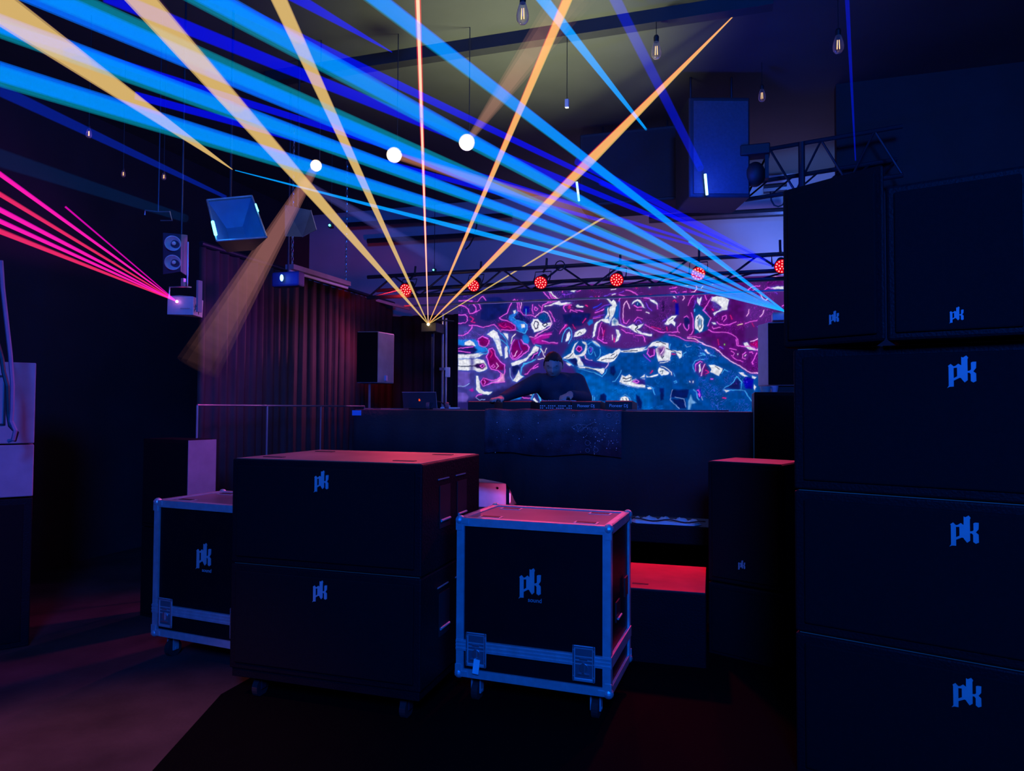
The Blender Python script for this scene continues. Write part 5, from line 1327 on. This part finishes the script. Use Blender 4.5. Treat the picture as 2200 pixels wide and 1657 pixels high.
# tall stand with the blue-lit pole
pt = at(953, 672, D=7.8); pb_ = at(950, 868, D=7.8)
t = thing('pole_stand', 'bright blue-lit metal pole stand between the yellow laser and the video wall', 'stand', (pb_.x, pb_.y, DZ))
for dx in (0, .04): MB().tube((pb_.x+dx, pb_.y, DZ), (pb_.x+dx, pb_.y, pt.z-.06*(dx > 0)), .012).build('pole', M_STEEL, t, world=True)
MB().box(pb_.x-.25, pb_.x+.3, pb_.y-.2, pb_.y+.2, DZ, DZ+.02).build('base_plate', M_TRUSS, t, world=True)
MB().tube(at(925, 690, D=7.8)+Vector((0, 0, .02)), at(975, 700, D=7.8)+Vector((0, 0, .05)), .008).build('cross_arm', M_TRUSS, t, world=True)
q = at(962, 800, D=7.75); MB().cbox(q, (.05, .03, .11)).build('control_box', M_CARD, t, world=True, bevel=.006)
q = at(951, 793, D=7.75); MB().cbox(q, (.06, .04, .03)).build('clamp', M_STEEL, t, world=True)
q = at(968, 868, D=7.7); t = thing('small_device', 'small white device on the booth left of the video wall edge', 'device', (at(965, 868, Y=5.9).x, 5.9, BZ+.002))
MB().box(-.07, .09, -.04, .04, 0, .022).build('device_body', M_CARD, t, bevel=.004); MB().box(-.06, .0, -.03, .03, .022, .04).build('device_top', M_GREY, t)
# blue laser up right
S3 = at(1688, 580, D=7.2)
t = thing('laser_projector', 'laser projector at the tower edge under the last red lamp, source of deep blue beams', 'laser projector', S3)
MB().box(-.0, .2, .01, .25, -.05, .05).build('housing', M_DARK, t, bevel=.006); MB().sphere((0, 0, 0), .014, 10, 8).build('laser_aperture', emis('blue_aperture', (.02, .05, 1), 4), t)
MB().tube((.1, .12, .05), (.1, .12, zt1-.24-S3.z), .01, n=6).build('hanging_rod', M_TRUSS, t)

# ------------------------------------------------------------------ person
def skin_mesh(joints, edges, sub=2):
    """limbs laid out as joints with two radii each, joined by tapered rounded segments"""
    mb = MB(); X0 = Vector((1, 0, 0)); n = 20
    for (a_, b_) in edges:
        p, rx, ry = Vector(joints[a_][0]), joints[a_][1], joints[a_][2]; q, sx, sy = Vector(joints[b_][0]), joints[b_][1], joints[b_][2]
        d = (q-p).normalized(); u = X0-d*X0.dot(d)
        if u.length < .25: u = Vector((0, 0, 1))-d*d.z
        u.normalize(); v = d.cross(u); vs = []
        rings = [(p, rx, ry, t_) for t_ in (-1, -.85, -.6, -.3)]+[(p, rx, ry, 0), (q, sx, sy, 0)]+[(q, sx, sy, t_) for t_ in (.3, .6, .85, 1)]
        for (c, r1, r2, t_) in rings:
            k = math.sqrt(max(0, 1-t_*t_))+.001; cc = c+d*(t_*min(r1, r2))
            for i_ in range(n):
                an_ = 2*math.pi*i_/n; vs.append(cc+(u*math.cos(an_)*r1+v*math.sin(an_)*r2)*k)
        m_ = len(rings); fs = [(i_*n+k_, i_*n+(k_+1) % n, (i_+1)*n+(k_+1) % n, (i_+1)*n+k_) for i_ in range(m_-1) for k_ in range(n)]
        fs += [tuple(range(n-1, -1, -1)), tuple(range((m_-1)*n, m_*n))]
        mb.add(vs, fs)
    me = bpy.data.meshes.new('tmp'); me.from_pydata(mb.v, [], mb.f); return me
def merge_remesh(meshes, voxel, name, m, parent, sm=3):
    V = []; Fc = []
    for me in meshes:
        n = len(V); V += [tuple(v.co) for v in me.vertices]; Fc += [tuple(i+n for i in p.vertices) for p in me.polygons]
    me = bpy.data.meshes.new('tmp'); me.from_pydata(V, [], Fc); import bmesh
    bm = bmesh.new(); bm.from_mesh(me); bmesh.ops.recalc_face_normals(bm, faces=bm.faces); bm.to_mesh(me); bm.free()
    o = bpy.data.objects.new('tmp', me); COL.objects.link(o)
    r = o.modifiers.new('r', 'REMESH'); r.mode = 'VOXEL'; r.voxel_size = voxel
    s = o.modifiers.new('sm', 'SMOOTH'); s.iterations = sm; s.factor = .5
    bpy.context.view_layer.update()
    me2 = bpy.data.meshes.new_from_object(o.evaluated_get(bpy.context.evaluated_depsgraph_get())); bpy.data.objects.remove(o)
    me2.name = name; me2.polygons.foreach_set('use_smooth', [True]*len(me2.polygons)); me2.materials.clear(); me2.materials.append(m)
    ob = bpy.data.objects.new(name, me2); COL.objects.link(ob); ob.parent = parent; return ob
PD = 6.45
hc = at(1189, 786, D=PD)          # head centre
per = thing('person', 'person in a dark jacket bending over the mixing gear, one arm stretched left', 'person', (hc.x, hc.y+.25, DZ))
off = per.location.copy()
def Lc(v): return Vector(v)-off
hip = Lc((hc.x+.12, hc.y+.42, DZ+.90)); 
chest = Lc(at(1197, 836, D=PD+.12)); neck = Lc(at(1190, 812, D=PD+.05)); waist = hip.lerp(chest, .5)+Vector((0, .03, .02))
shL = Lc(at(1157, 822, D=PD+.1)); shR = Lc(at(1238, 822, D=PD+.1))
elL = Lc(at(1112, 840, D=PD-.12)); haL = Lc(at(1078, 856, D=PD-.35))
elR = Lc(at(1257, 857, D=PD-.02)); haR = Lc(at(1224, 848, D=PD-.30))
kn = [hip+Vector((s*.1, -.02, -.45)) for s in (-1, 1)]; an = [hip+Vector((s*.12, .05, -.83)) for s in (-1, 1)]
fo = [a_+Vector((0, -.16, -.03)) for a_ in an]
J = [(hip, .15, .11), (waist, .145, .105), (chest, .165, .115), (neck, .06, .06), (Lc(at(1189, 800, D=PD+.02)), .055, .055),
     (shL, .068, .068), (elL, .047, .047), (haL, .031, .031), (shR, .068, .068), (elR, .047, .047), (haR, .031, .031),
     (hip+Vector((-.09, 0, -.06)), .09, .09), (kn[0], .06, .06), (an[0], .045, .045), (fo[0], .04, .035),
     (hip+Vector((.09, 0, -.06)), .09, .09), (kn[1], .06, .06), (an[1], .045, .045), (fo[1], .04, .035)]
Ed = [(0, 1), (1, 2), (2, 3), (3, 4), (2, 5), (5, 6), (6, 7), (2, 8), (8, 9), (9, 10), (0, 11), (11, 12), (12, 13), (13, 14), (0, 15), (15, 16), (16, 17), (17, 18)]
body = skin_mesh([(tuple(a_), b_, c_) for a_, b_, c_ in J], Ed)
# head with a face; local frame: -y forward, tilted down
HM = Matrix.Translation(Lc(hc)) @ Matrix.Rotation(YAW*.5, 4, 'Z') @ Matrix.Rotation(math.radians(24), 4, 'X')
def head_mesh():
    import bmesh
    bm = bmesh.new(); bmesh.ops.create_icosphere(bm, subdivisions=5, radius=1)
    for v in bm.verts:
        x_, y_, z_ = v.co
        X = x_*.082; Y = y_*.098; Z = z_*.122
        if z_ < 0: X *= 1-.28*(-z_)**1.5; Y *= 1-.12*(-z_)**2
        if y_ < 0:
            f = -y_
            Y += -.004*f
            g = lambda cx, cz, sx, sz: math.exp(-((X-cx)/sx)**2-((Z-cz)/sz)**2)
            Y -= .024*g(0, -.022, .012, .017)*f        # nose tip
            Y -= .012*g(0, .0, .008, .025)*f
            Y += .011*(g(-.032, .010, .017, .010)+g(.032, .010, .017, .010))*f     # sockets
            Y -= .006*(g(-.032, .028, .024, .007)+g(.032, .028, .024, .007))*f     # brows
            Y -= .004*(g(-.032, .008, .012, .005)+g(.032, .008, .012, .005))*f     # lids
            Y -= .008*g(0, -.054, .022, .006)*f; Y += .006*g(0, -.0605, .022, .003)*f; Y -= .008*g(0, -.067, .018, .006)*f
            Y -= .008*g(0, -.1, .02, .014)*f
            Y -= .004*(g(-.045, -.02, .018, .02)+g(.045, -.02, .018, .02))*f
        v.co = HM @ Vector((X, Y, Z))
    me = bpy.data.meshes.new('h'); bm.to_mesh(me); bm.free(); return me
ears = MB()
for s in (-1, 1): 
    n0_ = len(ears.v); ears.sphere((s*.083, .008, -.005), .03, 12, 8, (.35, .6, 1)); ears.v[n0_:] = [tuple(HM@Vector(v)) for v in ears.v[n0_:]]
em = bpy.data.meshes.new('e'); em.from_pydata(ears.v, [], ears.f)
def hand(wrist, tips, palm_w, down):
    ms = []
    d = (tips-wrist).normalized(); side = d.cross(Vector((0, 0, 1))).normalized(); up = side.cross(d)
    palm = wrist+d*.085
    ms.append(skin_mesh([(tuple(wrist), .03, .024), (tuple(wrist+d*.04), .038, .02), (tuple(palm), .042, .018)], [(0, 1), (1, 2)]))
    for k, ln in enumerate((.072, .082, .078, .062)):
        b_ = palm+side*(-.03+k*.02)-d*.01
        p1 = b_+d*ln*.5+up*.008; p2 = p1+d*ln*.3-up*(.02 if down else .008); p3 = p2+d*ln*.12-up*(.032 if down else .014)
        ms.append(skin_mesh([(tuple(b_), .0105, .0105), (tuple(p1), .0095, .0095), (tuple(p2), .0088, .0088), (tuple(p3), .0075, .0075)], [(0, 1), (1, 2), (2, 3)]))
    b_ = wrist+d*.03-side*.03; p1 = b_-side*.025+d*.03-up*.006; p2 = p1+d*.03-up*.014
    ms.append(skin_mesh([(tuple(b_), .014, .014), (tuple(p1), .011, .011), (tuple(p2), .009, .009)], [(0, 1), (1, 2)]))
    return ms
hl = Lc(at(1052, 861, D=PD-.5)); hr = Lc(at(1206, 856, D=PD-.42))
M_SKIN = mat('skin', (.50, .33, .28), .5, vary=.05, scale=12)
merge_remesh([body, head_mesh(), em]+hand(haL, hl, .04, False)+hand(haR, hr, .04, True), .0065, 'body', M_SKIN, per)
# jacket
Jk = [(hip+Vector((0, 0, -.02)), .17, .13), (waist, .172, .13), (chest+Vector((0, 0, 0)), .195, .135), (neck+Vector((0, 0, -.0)), .078, .078),
      (shL, .092, .092), (elL, .064, .064), (haL.lerp(elL, .06), .042, .042), (shR, .092, .092), (elR, .068, .068), (haR.lerp(elR, .1), .044, .044)]
jk = skin_mesh([(tuple(a_), b_, c_) for a_, b_, c_ in Jk], [(0, 1), (1, 2), (2, 3), (2, 4), (4, 5), (5, 6), (2, 7), (7, 8), (8, 9)])
merge_remesh([jk], .010, 'jacket', mat('dark_navy_jacket', (.03, .035, .06), .85, scale=10, bump=.3), per, 12)
tr_ = skin_mesh([(tuple(hip+Vector((0, 0, -.03))), .165, .125)]+[(tuple(a_), b_, b_) for a_, b_ in ((hip+Vector((-.09, 0, -.06)), .105), (kn[0], .078), (an[0]+Vector((0, 0, .02)), .06), (hip+Vector((.09, 0, -.06)), .105), (kn[1], .078), (an[1]+Vector((0, 0, .02)), .06))],
                [(0, 1), (1, 2), (2, 3), (0, 4), (4, 5), (5, 6)])
merge_remesh([tr_], .012, 'trousers', mat('black_trousers', (.02, .02, .025), .85), per, 10)
# hair: cap grown from the skull, cut at the hairline
import bmesh
bm = bmesh.new(); bmesh.ops.create_icosphere(bm, subdivisions=4, radius=1)
dl = [v for v in bm.verts if (v.co.z < .60-.25*abs(v.co.x) and v.co.y < -.2) or v.co.z < -.05 and v.co.y < .25 or v.co.z < -.45]
bmesh.ops.delete(bm, geom=dl, context='VERTS')
for v in bm.verts:
    n_ = .004*math.sin(v.co.x*31)*math.sin(v.co.y*27+v.co.z*23)
    v.co = HM @ Vector((v.co.x*(.089+n_), v.co.y*(.106+n_)+.002, v.co.z*(.130+n_)+.004))
me = bpy.data.meshes.new('hair'); bm.to_mesh(me); bm.free(); me.polygons.foreach_set('use_smooth', [True]*len(me.polygons)); me.materials.append(mat('black_hair', (.012, .011, .012), .5, bump=.6, scale=30))
ho = bpy.data.objects.new('hair', me); COL.objects.link(ho); ho.parent = per; ho.modifiers.new('s', 'SOLIDIFY').thickness = .008
fe = MB()
for s in (-1, 1):
    fe.path([HM@Vector((s*.032+(u-.5)*.032*1, -.094-.0 + .012*abs(u-.5)*2, .0285+.004*math.sin(u*3.14))) for u in np.linspace(0, 1, 7)], .0026, 6)
fe.build('eyebrows', MATS['black_hair'], per)
fe = MB()
for s in (-1, 1):
    fe.path([HM@Vector((s*.032+(u-.5)*.028, -.090+.010*abs(u-.5)*2, .006-.003*math.sin(u*3.14))) for u in np.linspace(0, 1, 7)], .0017, 6)
fe.build('eyelashes', MATS['black_hair'], per)
fe = MB(); fe.path([HM@Vector(((u-.5)*.044, -.0985+.012*abs(u-.5)**1.5*2, -.0615)) for u in np.linspace(0, 1, 9)], .003, 6)
fe.build('lips', mat('lip_skin', (.3, .14, .14), .5), per)

# ------------------------------------------------------------------ laser beams in the haze
def beam(name, label, group, S, E, layers, r0=.004):
    """layers: (part name, material, end radius, lateral offset at the far end, source radius factor)"""
    t = thing(name, label, 'laser beam', S, 0, group, 'thing')
    d = (E-S).normalized()
    up = U_ - d*U_.dot(d); up = Vector((0, 0, 1))-d*d.z; up.normalize()
    for (pn, m, r1, offz) in layers:
        mb = MB()
        for k in (1.0, .86): mb.tube(S, E+up*offz, r0*k, r1*k, n=20, cap=False)
        mb.build(pn, m, t, world=True, smooth=False)
    return t
K = .25   # two nested shells, each crossed twice
A4 = .19; KG = 1/(1+.81+.81**2+.81**3)
mb_blue = beam_mat('beam_cyan_blue', (.0, .12, .80), .29, .08); mb_teal = beam_mat('beam_cyan_teal', (.0, .16, .24), .29, .08)
mb_cyan = beam_mat('beam_cyan', (.0, .29, .86), .29, .08)
mb_gold = beam_mat('beam_gold', (.62, .42, .12), KG, A4); mb_pink = beam_mat('beam_gold_tint', (.05, .01, .035), K); mb_red = beam_mat('beam_red', (.55, .01, .02), K)
mb_white = beam_mat('beam_pale_core', (.95, .70, .45), KG, A4)
mb_deep = beam_mat('beam_deep_blue', (.0, .002, .62), .29, .08); mb_mag = beam_mat('beam_magenta', (.62, .0, .36), K); mb_rose = beam_mat('beam_rose', (.4, .01, .06), K)
def pxy(P):
    d = Vector(P)-Vector((0, 0, H)); z = d.dot(fw); return Vector((1100+F*d.dot(R_)/z, 828.5-F*d.dot(U_)/z))
def rad(S, E, w_px):
    """beam radius at E whose picture is w_px wide there"""
    d = (E-S).normalized(); a = d.orthogonal().normalized(); b = d.cross(a); e0 = pxy(E); l = (e0-pxy(S)).normalized(); nr = Vector((-l.y, l.x))
    ex = max(abs((pxy(E+(a*math.cos(t)+b*math.sin(t))*.01)-e0).dot(nr)) for t in np.linspace(0, math.pi*2, 24))
    return .01*w_px/2/ex
# yellow fan
G = 'yellow laser beams fanning up from the left of the screen'
for (ex, ey, w_, D_, kind, lab) in ((261, -50, 60, 2.4, 'g', 'wide golden beam leaning far left, the widest of those leaving the yellow laser'), (577, -50, 35, 2.7, 'g', 'golden beam leaning slightly left from the yellow laser'),
        (896, -50, 15, 3.2, 'w', 'near vertical pale beam with red edges from the yellow laser'), (1240, -50, 26, 3.0, 'o', 'orange beam with a red left edge leaning slightly right from the yellow laser'),
        (1582, 28, 22, 5.15, 'o2', 'long orange beam rising right and ending in a point on the ceiling'), (1352, 434, 5, 8.0, 'o3', 'thin short golden beam, lowest on the right of the yellow laser fan')):
    E = at(ex, ey, D=D_); r1 = rad(S1, E, w_)
    if kind == 'g': ly = [('gold_core', mb_gold, r1, 0), ('rose_tint', mb_pink, r1*1.05, r1*.1)]
    elif kind == 'w': ly = [('pale_core', mb_white, r1*.55, 0), ('red_edge', mb_red, r1, 0)]
    elif kind == 'o': ly = [('gold_core', mb_gold, r1*.84, -r1*.1), ('red_edge', mb_red, r1*.86, r1*.3)]
    else: ly = [('gold_core', mb_gold, r1, 0)]
    if kind == 'o2':
        mid = S1.lerp(E, .62); rm = rad(S1, mid, 21); t = beam('laser_beam', lab, G, S1, mid, [('gold_core', mb_gold, rm, 0), ('red_edge', mb_red, rm*.93, rm*.35)])
        for (pn, m, rr_, o1) in (('gold_core', mb_gold, rm, 0), ('red_edge', mb_red, rm*.93, rm*.35)):
            q = MB()
            for k in (1, .86): q.tube(mid+Vector((0, 0, o1)), E, rr_*k, .003, n=20, cap=False)
            q.build(pn, m, t, world=True)
    else: beam('laser_beam', lab, G, S1, E, ly)
tip = at(499, 364, D=5.0); E = at(-44, -16, D=2.2)
beam('laser_beam', 'golden wedge-shaped beam widening towards the top left corner, its tip free in air', G, tip, E, [('gold_core', mb_gold, rad(tip, E, 78), 0), ('rose_tint', mb_pink, rad(tip, E, 82), .0)], .003)
# cyan fan
G = 'cyan laser beams fanning out from the right loudspeaker'
for (ex, ey, w_, D_, sg, sp_, lab) in ((740, -55, 42, 3.0, 1, .1, 'highest cyan beam of the fan, reaching the top edge near the middle'), (360, -51, 62, 2.7, 1, .2, 'broad cyan beam, second from the top of the fan'),
        (-40, -72, 76, 2.5, -1, .28, 'cyan beam third from the top of the fan, ending near the top left corner'), (-60, 34, 54, 2.6, 1, .2, 'cyan beam fourth from the top of the fan'),
        (-60, 141, 57, 2.6, 1, .2, 'cyan beam fifth from the top of the fan, above the thin lowest one')):
    E = at(ex, ey, D=D_); r1 = rad(S2, E, w_)
    beam('laser_beam', lab, G, S2, E, [('blue_component', mb_blue, r1*(1-sp_), sg*r1*sp_), ('teal_component', mb_teal, r1*(1-sp_*.8), -sg*r1*sp_*.8)], .008)
E = at(505, 366, D=5.6)
t = beam('laser_beam', 'thin lowest cyan beam, tapering away near the tip of the golden wedge', G, S2, S2.lerp(E, .6), [('cyan_ray', mb_cyan, rad(S2, S2.lerp(E, .6), 11), 0)], .008)
q = MB(); mid = S2.lerp(E, .6)
for k in (1, .86): q.tube(mid, E, rad(S2, mid, 11)*k, .003, n=20, cap=False)
q.build('cyan_ray', mb_cyan, t, world=True)
E = at(1480, 518, D=6.2); beam('laser_beam', 'very thin cyan beam just above the broad fan beside the tower', G, S2, E, [('cyan_ray', mb_cyan, rad(S2, E, 6), 0)], .004)
a_ = at(1388, 278, D=5.2); E = at(1132, -45, D=3.1); beam('laser_beam', 'cyan beam coming down from the top edge to a free tip above the orange crossing', G, a_, E, [('cyan_ray', mb_cyan, rad(a_, E, 30), 0)], .008)
# deep blue fan
G = 'deep blue laser beams'
for (ex, ey, w_, D_, lab) in ((375, -47, 26, 2.9, 'deep blue beam running along the upper edge of the broad cyan beam'), (225, -12, 34, 2.9, 'deep blue beam between the second and third cyan beams'), (-60, 38, 22, 2.9, 'deep blue beam between the third and fourth cyan beams'),
        (290, 205, 18, 3.6, 'deep blue beam crossing behind the wide golden one, lower left'), (1290, 392, 12, 5.8, 'short deep blue beam fading out below the second cyan beam'), (1240, 345, 20, 5.8, 'short deep blue beam right above the second cyan beam')):
    E = at(ex, ey, D=D_); beam('laser_beam', lab, G, S3, E, [('blue_ray', mb_deep, rad(S3, E, w_), 0)], .008)
for (a_, E, w_, m_, r0_, lab) in ((at(842, 112, D=4.4), at(575, -40, D=3.2), 32, mb_deep, .003, 'deep blue wedge from the top edge, its tip free left of the red beam'),
        (at(1505, 362, D=5.85), at(1300, -45, D=4.2), 27, beam_mat('beam_blue_dim', (0, .003, .32), K), .03, 'deep blue beam from the top edge down onto the blue-lit hanging speaker'),
        (at(1838, 345, D=5.0), at(1818, -40, D=3.6), 11, MATS['beam_blue_dim'], .004, 'thin near vertical deep blue beam ending above the tall cabinets'),
        (at(486, 424, D=5.0), at(-60, 165, D=4.0), 30, beam_mat('beam_blue_left', (0, .008, .2), K), .012, 'deep blue beam leaving the square floodlight towards the left edge'),
        (at(400, 470, D=5.2), at(-60, 320, D=4.0), 44, beam_mat('beam_blue_faint', (.0, .006, .03), K), .03, 'faint broad blue beam under the other one at the left edge')):
    beam('laser_beam', lab, G, a_, E, [('blue_ray', m_, rad(a_, E, w_), 0)], r0_)
# magenta fan
G = 'magenta laser beams at the left'
for (ex, ey, w_, m_, lab) in ((-40, 345, 12, mb_mag, 'highest of the long magenta beams'), (-40, 393, 12, mb_rose, 'second highest long beam of the magenta fan, more red'), (-40, 430, 13, mb_mag, 'middle long beam of the magenta fan'),
        (-40, 457, 12, mb_mag, 'second lowest beam of the magenta fan'), (-40, 481, 14, mb_rose, 'lowest beam of the magenta fan, the reddest')):
    E = at(ex, ey, D=3.6); t = beam('laser_beam', lab, G, pl, E, [('outer_ray', m_, rad(pl, E, w_), 0), ('rose_ray', mb_rose, rad(pl, E, w_*.8), -.003)], .003)
beam('laser_beam', 'short thin magenta beam above the long ones, ending in mid air', G, pl, at(140, 444, D=4.3), [('outer_ray', mb_mag, .006, 0)], .003)
# soft beams of the warm lamps
G = 'soft beams of the round lamps'
def soft(lab, S, E, r0, r1, col):
    t = thing('light_shaft', lab, 'light beam', S, 0, G); m = MB()
    for k in (1.0, .8, .55):
        for f in (1.0, .94, .88, .82, .76, .7, .64, .58, .5): m.tube(S, S.lerp(E, f), r0*k, (r0+(r1-r0)*f)*k*(1 if f == 1 else .985), n=20, cap=False)
    m.build('hazy_ray', beam_mat('haze_%d' % int(sum(col)*10000), col, 1/40), t, world=True)
wc = [at(px, py, D=dd-.03) for (px, py, dd, r, lab) in wl]
soft('soft brown beam falling from the leftmost warm lamp towards the curtain', wc[0], at(425, 790, D=5.0), .03, .15, (.16, .062, .055))
soft('short soft orange beam from the middle warm lamp down to the right', wc[1], at(1330, 480, D=6.6), .03, .07, (.22, .08, .04))
soft('soft brown beam rising from the rightmost warm lamp to the top edge', wc[2], at(1245, -30, D=4.3), .02, .13, (.16, .075, .05))
soft('faint violet beam crossing the pale wall left of the red beam', at(640, 385, D=6.0), at(980, 580, D=7.0), .03, .07, (.02, .02, .10))
